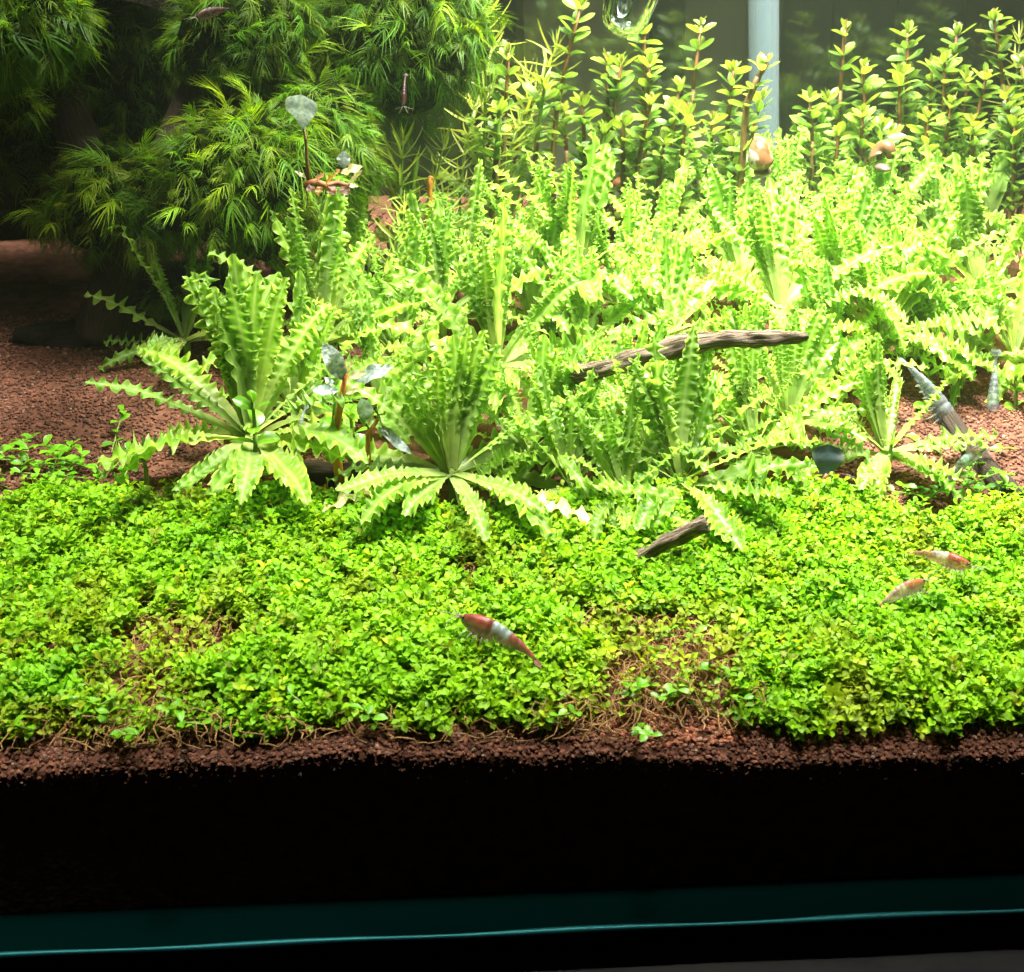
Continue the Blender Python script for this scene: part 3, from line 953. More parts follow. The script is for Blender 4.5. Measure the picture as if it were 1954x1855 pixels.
GS = "leafy stems along the back pane"
STEMS = [
    ((1108, 12), (1065, 320), 22.5, "tallest leafy stem, dense with leaves, beside the feathery pale plants"),
    ((970, 102), (940, 230), 22.0, "bare red-topped stem leaning before the feathery pale plants"),
    ((953, 208), (927, 405), 20.5, "thick brown stem with a leafy head rising before the dark moss"),
    ((1040, 162), (1016, 336), 21.5, "short dark stem with a fresh green head beside the tallest stem"),
    ((1111, 196), (1094, 325), 21.8, "brown stem with an open pale head in front of the tallest stem"),
    ((1158, 118), (1150, 320), 24.0, "stem under the glass outlet with a spiky yellow head"),
    ((1186, 122), (1172, 320), 23.6, "stem with a red neck beside the spiky yellow head"),
    ((1229, 58), (1213, 330), 24.5, "stem whose head nearly touches the glass outlet"),
    ((1240, 122), (1230, 330), 23.8, "stem with a rounded cupped head below the glass outlet"),
    ((1243, 196), (1222, 342), 22.4, "stem with a pink bud between open leaves, in front of the dark slat"),
    ((1152, 250), (1138, 352), 21.4, "short fresh green stem at the foot of the spiky-headed one"),
    ((1296, 168), (1294, 325), 23.4, "bushy stem with a pink bud against the grey slat"),
    ((1338, 50), (1338, 320), 25.0, "slim lone stem with a cupped yellow head against the grey slat"),
    ((1400, 134), (1378, 300), 23.2, "stem with pale broad leaves just before the acrylic tube"),
    ((1465, 120), (1417, 290), 21.6, "thick leaning stem with a red neck crossing the acrylic tube"),
    ((1452, 190), (1440, 300), 23.5, "short leafy stem behind the thick leaning one"),
    ((1312, 215), (1312, 340), 22.2, "low bushy stem in front of the slim lone one"),
    ((1360, 230), (1352, 345), 22.6, "low pale stem between the bushy ones and the acrylic tube"),
    ((1612, 56), (1612, 300), 25.2, "stem with a red neck, first beyond the acrylic tube"),
    ((1646, 134), (1646, 320), 24.4, "stem with evenly spaced leaf tiers beside the red-necked one"),
    ((1732, 64), (1734, 320), 25.0, "stem with a starry open head high above the orange snail"),
    ((1718, 138), (1722, 330), 24.2, "broad bushy stem below the starry head"),
    ((1802, 112), (1800, 330), 24.6, "stem with a pale pointed head next to the bushy one"),
    ((1826, 62), (1832, 320), 25.3, "stem with a dark rounded bud head near the corner"),
    ((1896, 34), (1904, 330), 25.0, "tallest stem of the corner clump with a full yellow head"),
    ((1882, 146), (1890, 340), 24.0, "bushy stem in front of the corner's tallest"),
    ((1545, 188), (1550, 290), 24.6, "short starry stem in the dark gap beside the acrylic tube"),
    ((1580, 190), (1584, 300), 25.0, "short stem just behind the tall ruffled leaves near the snails"),
    ((1646, 218), (1650, 340), 23.2, "low fresh stem with broad bright leaves behind the upright rosette"),
    ((1682, 242), (1684, 345), 22.8, "small green stem standing right over the orange snail"),
    ((1922, 182), (1912, 340), 23.4, "leaning stem with a pinkish head at the frame's edge"),
    ((1816, 200), (1832, 345), 23.0, "stem with yellowing lower leaves behind the tallest upright rosette"),
    ((1778, 126), (1776, 330), 25.4, "thin stem with a pink bud hidden among the corner clump"),
    ((1950, 120), (1950, 330), 24.4, "dense stem cut by the frame in the corner clump"),
    ((1076, 215), (1060, 350), 23.8, "low leafy stem behind the brown ones by the needle plants"),
    ((1190, 235), (1184, 352), 22.9, "low leafy stem filling the gap under the glass outlet"),
    ((1700, 255), (1704, 350), 23.6, "low leafy stem between the broad bushy stem and the orange snail"),
    ((1768, 225), (1768, 350), 23.4, "low leafy stem below the starry head, next to yellowing leaves"),
    ((1846, 150), (1850, 350), 24.6, "bushy stem pressed between two taller ones in the corner clump"),
    ((1936, 235), (1930, 350), 22.9, "low leafy stem at the frame's edge under the pinkish head"),
    ((1600, 255), (1600, 350), 23.8, "low pale stem in front of the red-necked one past the tube"),
    ((1130, 285), (1128, 360), 22.6, "low bushy stem at the foot of the tallest stem"),
    ((1268, 270), (1266, 360), 22.8, "low bushy stem below the pink bud by the dark slat"),
    ((1395, 275), (1392, 360), 22.2, "low bushy stem at the foot of the thick leaning one"),
    ((1855, 235), (1862, 350), 22.8, "low leafy stem in front of the corner clump"),
]
for i, (tp, bs, y, lab) in enumerate(STEMS):
    if i == 14:
        stem_plant(tp, bs, y, 300 + i, lab, GS, thick=0.12, path=((1414, 300), (1424, 200), (1447, 147), (1465, 120)))
    else:
        stem_plant(tp, bs, y, 300 + i, lab, GS, thick=0.12 if i == 2 else 0.09, bud=i not in (2, 3, 10, 29), gap=0.50 if i in (12, 18, 1) else 0.31)

GR = "young round-leaved stems between the rosettes"
for i, (tp, bs, y, lab, sc) in enumerate((
    ((482, 768), (478, 925), 7.6, "round-leaved stem standing in front of the big upright rosette", 1.0),
    ((272, 870), (280, 930), 8.2, "short round-leaved stem at the edge of the bare brown soil", 1.0),
    ((640, 745), (632, 900), 8.4, "round-leaved stem beneath the silver-leaved plant", 1.0),
    ((668, 790), (672, 900), 8.0, "shorter round-leaved stem crowding the silver-leaved plant's foot", .9),
    ((1702, 838), (1690, 925), 8.6, "yellow-tipped round-leaved stem near the sheltering shrimp", .8),
    ((1770, 708), (1768, 800), 12.0, "pale round-leaved stem touching the clear grey shrimp", .9),
    ((1938, 712), (1940, 810), 12.0, "round-leaved stem at the side pane beyond the grey shrimps", .9),
    ((560, 900), (552, 945), 7.2, "small round-leaved seedling where carpet meets the big upright rosette", .9),
    ((1830, 905), (1832, 950), 8.6, "tiny yellow seedling on the reddish soil", .6),
)):
    stem_plant(tp, bs, y, 400 + i, lab, GR, sc, 0.34, 2, RL, RL, M["stem_green"], False, "round_leaved_stem", 0.06)

# needle-leaved plants
ND = []
for k in range(4):
    b = MB()
    rows, uvs = [], []
    x = z = 0.0
    for i in range(5):
        u = i / 4
        ph = (0.5, -0.4, 0.9, 0.1)[k] * (u - .2)
        if i:
            x += 1.1 / 4 * math.cos(ph); z += 1.1 / 4 * math.sin(ph)
        w = 0.042 * (1 - u ** 3 * 0.8)
        rows.append([(x, -w, z + w * .6), (x, 0, z), (x, w, z + w * .6)])
        uvs += [(u, 0), (u, .5), (u, 1)]
    b.grid(rows, uvs=uvs)
    ND.append(b.mesh("needle_leaf", M["needle"]))
GN = "feathery needle-leaved stems between moss and leafy stems"
for i, (tp, bs, y, lab, sc) in enumerate((
    ((928, 22), (900, 340), 22.6, "feathery stem fanning a pale burst high beside the moss", 1.15),
    ((1062, 100), (908, 210), 23.2, "feathery stem leaning far out before the grey slat", 1.2),
    ((1030, 172), (905, 300), 23.6, "feathery stem leaning below the farthest-reaching one", 1.1),
    ((992, 240), (930, 370), 22.8, "yellow feathery stem behind the thick brown stem", 1.0),
    ((768, 268), (722, 440), 19.0, "dark green feathery stem beside the fallen silver leaves", 1.0),
    ((846, 276), (802, 420), 20.2, "feathery stem with yellow needles before the dark moss", 1.0),
    ((772, 398), (735, 465), 17.6, "short pale feathery sprout by the reddish stone", .9),
    ((828, 345), (880, 425), 20.0, "drooping yellowish feathery stem over the dark gap", .8),
    ((702, 260), (690, 420), 20.5, "shaded feathery stem half buried in the moss", .9),
    ((1946, 74), (1950, 250), 26.2, "feathery stem in the back corner behind the leafy ones", 1.0),
    ((1006, 152), (985, 330), 24.4, "pale feathery stem right behind the short dark stem", 1.1),
    ((905, 200), (880, 400), 23.5, "feathery stem rising behind the bare red-topped one", 1.0),
)):
    stem_plant(tp, bs, y, 500 + i, lab, GN, sc, 0.40, 5, ND, ND, M["stem_green"], False, "needle_stem", 0.05)
for i, (tp, bs, y, lab) in enumerate((((826, 336), (812, 420), 19.0, "bare brown cut stem with a blunt orange tip"), ((800, 300), (770, 440), 19.6, "bare olive cut stem behind the blunt orange one"))):
    p0, p1 = at_y(*bs, y), at_y(*tp, y)
    b = MB(); b.tube([p0 + (p1 - p0) * u + np.array((0.06 * math.sin(5 * u), 0, 0)) for u in np.linspace(-.3, 1, 9)], [0.08 + .02 * math.sin(3 * u) for u in range(9)], 8)
    tag(b.build("cut_stem", M["orange_stem"] if i == 0 else M["stem_green"]), lab, "plant stem")


# ------------------------------------------------------------------ moss
def frond_shape(seed, L=1.25, n=10, ll=0.55, curl=1.1):
    q = random.Random(seed)
    b = MB()
    pts = []
    x = z = 0.0
    ph0 = q.uniform(0.1, 0.5)
    for i in range(n + 1):
        u = i / n
        ph = ph0 - curl * u * q.uniform(.9, 1.1)
        if i:
            x += L / n * math.cos(ph); z += L / n * math.sin(ph)
        pts.append((np.array((x, 0.10 * L * math.sin(2 * u + seed), z)), ph))
    b.tube([p for p, _ in pts], 0.012, 3, cap=False)
    for i, (p, ph) in enumerate(pts):
        u = i / n
        for s in (-1, 1):
            l = ll * (0.55 + 0.75 * math.sin(math.pi * min(1, 0.2 + 0.75 * u))) * q.uniform(.8, 1.15)
            spread = R(66 - 40 * u) + q.uniform(-.2, .2)
            up = q.uniform(-.05, .45)
            d = np.array((math.cos(spread) * math.cos(ph), s * math.sin(spread), math.cos(spread) * math.sin(ph) + up))
            d /= np.linalg.norm(d)
            side = np.cross(d, (-math.sin(ph), 0, math.cos(ph)))
            side /= np.linalg.norm(side)
            drop = q.uniform(.3, 1.5)
            w = 0.019
            fwd = np.array((math.cos(ph), 0, math.sin(ph)))
            v, uv = [], []
            q2 = q.uniform(.1, .8)
            for k in range(4):
                t = k / 3
                c = p + d * l * t + (fwd * q2 * l - np.array((0, 0, drop * l))) * t * t
                ww = w * (1 - t ** 2 * 0.9)
                v += [c - side * ww, c + side * ww]
                uv += [(t, 0.3), (t, 0.75)]
            b.add(v, [(0, 1, 3, 2), (2, 3, 5, 4), (4, 5, 7, 6)], uv)
    return b


FR = [frond_shape(k, 0.62 + .15 * (k % 3), 9 + k % 3, 0.30 + .04 * (k % 4), 0.6 + .7 * (k % 4)) for k in range(9)]
FR_ME = [b.mesh("moss_frond", M["moss"]) for b in FR]
FR_NP = [(np.asarray(b.v), b.f, b.uv) for b in FR]
GM = "feathery moss clumps on the driftwood"


def moss_clump(px, py, y, rx, ry, rd, nparts, nfill, seed, label, sc=1.0, core=0.72):
    """a clump around the pixel at depth y; rx, ry, rd its half sizes in cm"""
    q = random.Random(seed)
    c = at_y(px, py, y)
    t = thing("moss_clump", label, "moss", c, GM)
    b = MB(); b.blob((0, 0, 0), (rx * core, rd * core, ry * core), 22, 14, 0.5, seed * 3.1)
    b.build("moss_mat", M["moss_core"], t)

    def spot():
        while True:
            d = np.array((q.gauss(0, 1), q.gauss(0, 1), q.gauss(0, 1)))
            d /= np.linalg.norm(d)
            k = 1 + 0.28 * nz(d[0] * 1.6 + seed, d[1] * 1.6, d[2] * 1.6)
            return d, k

    made = 0
    while made < nparts:
        d, k = spot()
        if d[1] > 0.25 or d[2] < -0.75:
            continue
        made += 1
        s = sc * q.uniform(.62, 1.05)
        r = k * q.uniform(.78, 1.02)
        p = d * np.array((rx, rd, ry)) * r - d * 0.55 * s
        az = math.atan2(d[1], d[0]) + q.gauss(0, .75)
        el = math.asin(max(-1, min(1, d[2]))) * 0.7 + q.uniform(-.6, .9)
        link("frond", q.choice(FR_ME), t, place(p, az, el, q.gauss(0, .5), s))
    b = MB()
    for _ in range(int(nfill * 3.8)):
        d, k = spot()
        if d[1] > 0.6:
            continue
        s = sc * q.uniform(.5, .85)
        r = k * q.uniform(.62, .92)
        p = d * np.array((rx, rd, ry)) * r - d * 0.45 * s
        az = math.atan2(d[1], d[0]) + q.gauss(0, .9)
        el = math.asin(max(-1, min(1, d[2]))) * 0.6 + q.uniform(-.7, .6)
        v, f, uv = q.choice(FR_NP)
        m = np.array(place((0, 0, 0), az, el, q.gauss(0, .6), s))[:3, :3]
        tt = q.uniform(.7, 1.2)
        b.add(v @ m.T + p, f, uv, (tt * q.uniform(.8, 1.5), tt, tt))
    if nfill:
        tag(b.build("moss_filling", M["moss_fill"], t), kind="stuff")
    return t


moss_clump(30, 40, 11.2, 1.7, 1.35, 1.5, 44, 150, 1, "bright tuft of moss hanging alone in the upper corner")
moss_clump(8, 190, 12.0, 0.8, 0.6, 0.8, 6, 10, 2, "small dark moss wisp under the corner tuft", 0.8)
moss_clump(470, 60, 19.0, 2.7, 2.0, 2.0, 48, 190, 3, "upper moss clump with a red shrimp resting on it")
moss_clump(755, 70, 20.0, 3.0, 2.5, 2.2, 62, 240, 4, "large rounded moss clump overhanging the needle plants", 1.0)
moss_clump(255, 385, 16.6, 2.7, 1.8, 2.0, 56, 170, 5, "dark drooping moss clump over the shaded trunk")
moss_clump(470, 350, 16.0, 2.8, 2.3, 2.2, 70, 230, 6, "broad lower moss clump with the brightest yellow fronds")
moss_clump(610, 270, 17.8, 1.8, 2.0, 1.8, 40, 150, 7, "moss clump behind the silvery upright leaf")
moss_clump(330, 565, 15.6, 1.0, 0.45, 0.6, 9, 26, 8, "low dark moss tuft at the foot of the trunk", 0.75)
moss_clump(220, 130, 21.5, 2.6, 2.6, 1.6, 14, 130, 9, "deeply shaded moss behind the corner tuft", 1.0)
moss_clump(90, 260, 20.0, 2.6, 2.2, 1.4, 10, 120, 12, "almost black moss in the hollow beneath the corner tuft", 1.0)
moss_clump(600, 190, 20.5, 2.4, 1.6, 1.4, 16, 120, 10, "shaded moss in the hollow between upper and lower clumps", 1.0)
# unseen moss clumps added above the frame to shade the corner
moss_clump(60, -230, 15.4, 3.0, 1.2, 2.2, 0, 160, 13, "unseen mossy clump added above the frame to shade the slope", 1.1)
moss_clump(20, -130, 20.4, 4.8, 1.6, 4.6, 0, 420, 11, "unseen mossy crown added above the frame to shade the corner", 1.1)

# driftwood stump that carries the moss, rocks and stones
t = thing("driftwood_stump", "dark driftwood stump under the feathery moss", "driftwood", on_soil(200, 640))
o = on_soil(200, 640)
for path, r in ((((200, 655, 16.0), (205, 570, 16.2), (240, 470, 17.0), (330, 330, 18.0), (420, 120, 19.5), (430, -60, 20)), (0.8, 0.62, 0.7, 0.8, 0.7, 0.5)),
                (((240, 470, 17.0), (170, 330, 17.5), (110, 150, 20.5), (40, 40, 19.4), (-40, -60, 18)), (0.6, 0.55, 0.5, 0.4, 0.3)),
                (((330, 330, 18), (480, 330, 17.0), (600, 320, 18), (700, 350, 19)), (0.6, 0.7, 0.6, 0.3)),
                (((420, 120, 19.5), (560, 60, 20), (720, 60, 20.3), (800, 90, 20.4)), (0.5, 0.6, 0.5, 0.3))):
    pts, rad = [], []
    for i in range(len(path) - 1):
        a, c = at_y(*path[i]) - o, at_y(*path[i + 1]) - o
        for s in range(5):
            pts.append(a + (c - a) * s / 5); rad.append(r[i] + (r[i + 1] - r[i]) * s / 5)
    pts.append(c); rad.append(r[-1])
    b = MB(); b.tube(pts, rad, 14, rough=0.35, seed=path[0][0] * .01)
    b.build("trunk" if path[0][1] == 655 else "branch", M["dark_wood"], t)
G = "dark rocks under the moss"
for px, py, h, r, lab, s in ((120, 650, -0.1, (1.6, 0.9, 0.5), "long dark rock half buried at the edge of the bare soil", 1),
                             (330, 545, 0.4, (1.7, 1.0, 0.7), "dark brown rock under the drooping moss", 2),
                             (395, 610, 0.1, (1.1, 0.7, 0.4), "dark rock behind the big upright rosette", 3)):
    c = on_soil(px, py, h)
    b = MB(); b.blob((0, 0, 0), r, 26, 16, 0.45, s * 5.3, 0.7)
    ob = tag(b.build("rock", M["rock"]), lab, "rock", G)
    ob.location = [float(v) * S for v in c]
b = MB(); b.blob((0, 0, 0), (7.0, 1.6, 6.4), 34, 22, 0.4, 8.8, 0.5)  # dark backing added in place of the deep shade behind the moss
ob = tag(b.build("rock", M["rock"]), "dark rock backing added for the deep shade behind the moss", "rock", G)
ob.location = [float(v) * S for v in at_y(200, 330, 25.2)]
for px, py, r, lab in ((770, 448, 0.28, "reddish brown stone behind the short feathery sprout"), (545, 512, 0.32, "small reddish stone under the moss"), (1195, 352, 0.4, "pinkish stone between the leafy stem bases")):
    c = on_soil(px, py, 0.2)
    b = MB(); b.blob((0, 0, 0), (r * 1.3, r, r * .8), 16, 10, 0.4, px * .1)
    ob = tag(b.build("stone", M["rhizome"]), lab, "stone")
    ob.location = [float(v) * S for v in c]


# ------------------------------------------------------------------ loose driftwood
def stick(name, label, path, rad, mat, rough=0.3, seed=1.0, cat="driftwood"):
    pts = [np.asarray(p) for p in path]
    o = pts[0]
    fine, rr = [], []
    n = len(pts)
    for i in range(n - 1):
        for s in range(12):
            u = s / 12
            p_, q_ = pts[max(i - 1, 0)], pts[min(i + 2, n - 1)]
            a, c = pts[i], pts[i + 1]
            fine.append(0.5 * ((2 * a) + (-p_ + c) * u + (2 * p_ - 5 * a + 4 * c - q_) * u * u + (-p_ + 3 * a - 3 * c + q_) * u ** 3) - o)
            rr.append(rad[i] + (rad[i + 1] - rad[i]) * u)
    fine.append(pts[-1] - o); rr.append(rad[-1] * 0.7)
    fine.append(pts[-1] - o + (fine[-1] - fine[-2]) * .4); rr.append(rad[-1] * .3)
    b = MB(); b.tube(fine, rr, 26, rough=rough, seed=seed)
    ob = tag(b.build(name, mat), label, cat)
    ob.location = [float(v) * S for v in o]
    return ob


Y = 9.3
stick("driftwood_branch", "long weathered grey-brown branch lying across the rosettes",
      [at_y(1050, 738, Y + .6), at_y(1078, 718, Y + .3), at_y(1120, 712, Y), at_y(1200, 690, Y - .2), at_y(1300, 662, Y - .4), at_y(1400, 648, Y - .5), at_y(1480, 645, Y - .6), at_y(1542, 642, Y - .7)],
      [0.13, 0.23, 0.20, 0.19, 0.21, 0.19, 0.15, 0.08], M["wood"], 0.5, 2.0)
a, c = on_soil(1222, 1062, .5), on_soil(1350, 1000, 1.15)
stick("driftwood_twig", "short dark twig poking out of the green carpet", [a + (a - c) * .3 + np.array((0, 0, -.3)), a, (a + c) / 2 + np.array((0, 0, .06)), c], [0.10, 0.12, 0.14, 0.17], M["wood"], 0.6, 5.0)
stick("driftwood_root", "reddish brown root under the wide front rosette", [on_soil(545, 905, .2), on_soil(650, 905, .45), on_soil(760, 905, .5), on_soil(850, 908, .5)], [0.35, 0.25, 0.2, 0.14], M["dark_wood"], 0.35, 7.0)
stick("driftwood_root", "straight dark root lying on the reddish soil by the side pane", [on_soil(1790, 770, .2), on_soil(1850, 850, .15), on_soil(1905, 920, .1), on_soil(1985, 985, .1)], [0.2, 0.24, 0.26, 0.26], M["dark_wood"], 0.25, 9.0)

# ------------------------------------------------------------------ silver-leaved plants
def blade(L, W, bend, mat, wav=0.03, seed=0, peak=0.5):
    b = MB()
    rows, uvs = simple_leaf(L, W, 0.12, bend, 12, peak, 0.06, 5, 0.5 if W > .65 else 0.7)
    rows = [[(x, y, z + wav * math.sin(i * 1.1 + seed) * (abs(y) / (W / 2 + 1e-6))) for x, y, z in r] for i, r in enumerate(rows)]
    b.grid(rows, uvs=uvs)
    return b.mesh("blade_leaf", mat)


def leafy_rhizome(name, label, base, stem_pts, leaves, stem_mat, thick=0.11):
    """leaves: (at point, tip point, width, material, bend) in absolute cm"""
    t = thing(name, label, "aquarium plant", base)
    for sp, th, sm in stem_pts:
        b = MB(); b.tube([p - base for p in sp], [th * (1 - .65 * i / len(sp)) for i in range(len(sp))], 9, rough=.25, seed=th * 9)
        b.build("stem", sm, t)
    for i, (p, tip, W, mat, bend) in enumerate(leaves):
        d = tip - p
        L = np.linalg.norm(d)
        az, el = math.atan2(d[1], d[0]), math.asin(d[2] / L)
        # roll so that the upper face looks at the viewer and up
        up = np.array((0, -0.75, 0.65))
        m0 = np.array(place((0, 0, 0), az, el))[:3, :3]
        yv, zv = m0[:, 1], m0[:, 2]
        roll = math.atan2(-(up @ yv), up @ zv)
        link("leaf", blade(L, W, bend, mat, 0.06 if L > .6 else .03, i, 0.74 if W > .65 else 0.5), t, place(p - base, az, el + bend * 0.12, roll))
    return t


Y = 7.5
P = lambda px, py, d=0.0: at_y(px, py, Y + d)
leafy_rhizome("silver_leaved_plant", "small plant with silver-blue pointed leaves on an orange stem", P(655, 880),
              [([P(650, 945), P(646, 900), P(640, 830), P(652, 760), P(660, 715)], 0.11, M["orange_stem"]), ([P(705, 940), P(703, 880), P(702, 830), P(722, 800)], 0.07, M["orange_stem"])],
              [(P(655, 725), P(614, 658, -.2), 0.42, M["silver"], .5), (P(678, 728), P(748, 702, -.3), 0.34, M["silver"], .5), (P(645, 745), P(597, 746, -.2), 0.25, M["silver"], .3),
               (P(662, 720), P(698, 712, -.2), 0.2, M["cream"], .2), (P(655, 750), P(688, 744, -.3), 0.14, M["cream"], .1), (P(656, 752), P(690, 758, -.4), 0.22, M["round_leaf"], .2),
               (P(658, 715), P(660, 685), 0.07, M["cream"], .1), (P(662, 716), P(672, 688), 0.08, M["cream"], .1),
               (P(702, 800, -.1), P(688, 762, -.3), 0.34, M["silver"], .3), (P(722, 815), P(784, 868, -.4), 0.22, M["silver"], .3), (P(728, 812), P(768, 850, -.2), 0.16, M["silver"], .3),
               (P(702, 812), P(716, 782), 0.08, M["cream"], .1), (P(640, 735), P(618, 720), 0.12, M["silver"], .2)], M["orange_stem"])
Y = 13.6
leafy_rhizome("silver_leaved_plant", "rhizome plant in the moss with one silvery leaf on a tall stalk", P(600, 350),
              [([P(590, 352), P(586, 310), P(584, 270), P(580, 246)], 0.055, M["stem_brown"]), ([P(584, 356), P(604, 350, -.1), P(622, 356), P(645, 350, .1), P(668, 356)], 0.13, M["rhizome"])],
              [(P(579, 248), P(575, 182, -.5), 0.78, M["silver"], .1), (P(650, 330), P(692, 318, -.2), 0.24, M["cream"], .1), (P(655, 322), P(658, 288), 0.32, M["silver"], .2),
               (P(655, 352), P(684, 356), 0.12, M["cream"], .1), (P(585, 340), P(562, 326), 0.1, M["cream"], .1), (P(600, 345), P(618, 334, -.3), 0.2, M["bud"], .2), (P(636, 338), P(648, 324, -.3), 0.16, M["bud"], .2), (P(622, 352, -.2), P(634, 338, -.5), .26, M["orange_leaf"], .3), (P(640, 356, -.2), P(628, 372, -.4), .24, M["brown_leaf"], .4), (P(600, 356, -.2), P(586, 366, -.4), .2, M["brown_leaf"], .4), (P(652, 356, -.1), P(664, 372, -.3), .26, M["brown_leaf"], .3), (P(612, 356, -.2), P(606, 372, -.4), .18, M["orange_leaf"], .3), (P(668, 350), P(690, 326, -.2), .16, M["cream"], .3)], M["rhizome"])
Y = 7.7
leafy_rhizome("dark_leaved_plant", "plant with one blunt dark blue-green leaf sheltering a shrimp", P(1572, 925),
              [([P(1560, 930), P(1572, 915), P(1578, 905)], 0.07, M["rhizome"])],
              [(P(1576, 925), P(1580, 848, .3), 0.72, M["dark_leaf"], .1), (P(1585, 935), P(1632, 940, -.3), 0.26, M["round_leaf"], .2), (P(1560, 915), P(1530, 895, -.2), 0.12, M["cream"], .2)], M["rhizome"])


# ------------------------------------------------------------------ shrimps
def shrimp_mat(name, stops, belly, clear=0.0):
    m, nt, out = new_mat(name)
    L = nt.links.new
    uv = N(nt, "ShaderNodeUVMap"); sep = N(nt, "ShaderNodeSeparateXYZ"); L(uv.outputs[0], sep.inputs[0])
    tc = N(nt, "ShaderNodeTexCoord")
    no = N(nt, "ShaderNodeTexNoise", Scale=420.0, Detail=4.0); L(tc.outputs["Object"], no.inputs["Vector"])
    ad = N(nt, "ShaderNodeMath", operation="MULTIPLY_ADD"); L(no.outputs[0], ad.inputs[0]); ad.inputs[1].default_value = 0.10; L(sep.outputs[0], ad.inputs[2])
    sb = N(nt, "ShaderNodeMath", operation="SUBTRACT"); L(ad.outputs[0], sb.inputs[0]); sb.inputs[1].default_value = 0.05
    col = ramp(nt, sb.outputs[0], stops)
    a = N(nt, "ShaderNodeMath", operation="MULTIPLY_ADD"); L(no.outputs[0], a.inputs[0]); a.inputs[1].default_value = 0.5; L(sep.outputs[1], a.inputs[2])
    fac = ramp(nt, a.outputs[0], [(0.62, (0.9, 0.9, 0.9)), (1.0, (0, 0, 0))])
    col = mixc(nt, fac, col, belly)
    sp = ramp(nt, no.outputs[0], [(0.38, (0.45, 0.45, 0.5)), (0.62, (1.2, 1.2, 1.15))])
    col = mixc(nt, 1.0, col, sp, "MULTIPLY")
    p = N(nt, "ShaderNodeBsdfPrincipled", Roughness=0.4); L(col, p.inputs["Base Color"])
    t = N(nt, "ShaderNodeBsdfTranslucent"); L(col, t.inputs[0])
    mx = N(nt, "ShaderNodeMixShader", Fac=0.3)
    L(p.outputs[0], mx.inputs[1]); L(t.outputs[0], mx.inputs[2])
    if clear:
        tr = N(nt, "ShaderNodeBsdfTransparent"); m2 = N(nt, "ShaderNodeMixShader", Fac=clear)
        L(mx.outputs[0], m2.inputs[1]); L(tr.outputs[0], m2.inputs[2]); L(m2.outputs[0], out.inputs[0])
    else:
        L(mx.outputs[0], out.inputs[0])
    return m


RED, WHT, ORG, GRY = (0.24, 0.022, 0.022), (0.30, 0.37, 0.35), (0.46, 0.13, 0.06), (0.30, 0.34, 0.35)
M["shrimp_a"] = shrimp_mat("red_white_banded_shell", [(0, (0.4, .08, .06)), (0.16, RED), (0.42, RED), (0.45, WHT), (0.63, WHT), (0.66, (.28, .05, .04)), (0.92, (.3, .06, .05)), (1, (.3, .2, .15))], (0.28, 0.18, 0.09), 0.2)
M["shrimp_b"] = shrimp_mat("orange_red_shell", [(0, (0.5, .15, .08)), (0.2, (.26, .03, .022)), (0.42, (.28, .04, .024)), (0.46, (.45, .36, .32)), (0.62, (.45, .38, .34)), (0.68, (.3, .1, .06)), (1, (.3, .1, .07))], (0.38, 0.20, 0.1), 0.36)
M["shrimp_c"] = shrimp_mat("pale_pink_shell", [(0, (0.5, .3, .2)), (0.18, (.34, .06, .035)), (0.38, (.34, .07, .04)), (0.45, (.46, .3, .22)), (0.8, (.46, .28, .2)), (0.86, (.5, .16, .08)), (1, (.4, .24, .16))], (0.36, 0.26, 0.18), 0.36)
M["shrimp_d"] = shrimp_mat("blue_white_red_shell", [(0, (0.3, .1, .08)), (0.2, (.25, .08, .07)), (0.35, (.3, .2, .2)), (0.42, (.38, .5, .5)), (0.72, (.38, .5, .5)), (0.8, (.2, .12, .1)), (1, (.15, .13, .12))], (0.3, 0.36, 0.36), 0.35)
M["shrimp_g"] = shrimp_mat("clear_grey_shell", [(0, GRY), (0.3, (.22, .25, .26)), (0.6, (.3, .34, .35)), (1, (.2, .23, .23))], (0.20, 0.24, 0.24), 0.5)
M["shrimp_r"] = shrimp_mat("dark_red_shell", [(0, (.07, .018, .012)), (0.5, (.06, .012, .012)), (1, (.05, .018, .012))], (0.07, 0.03, 0.018), 0.3)


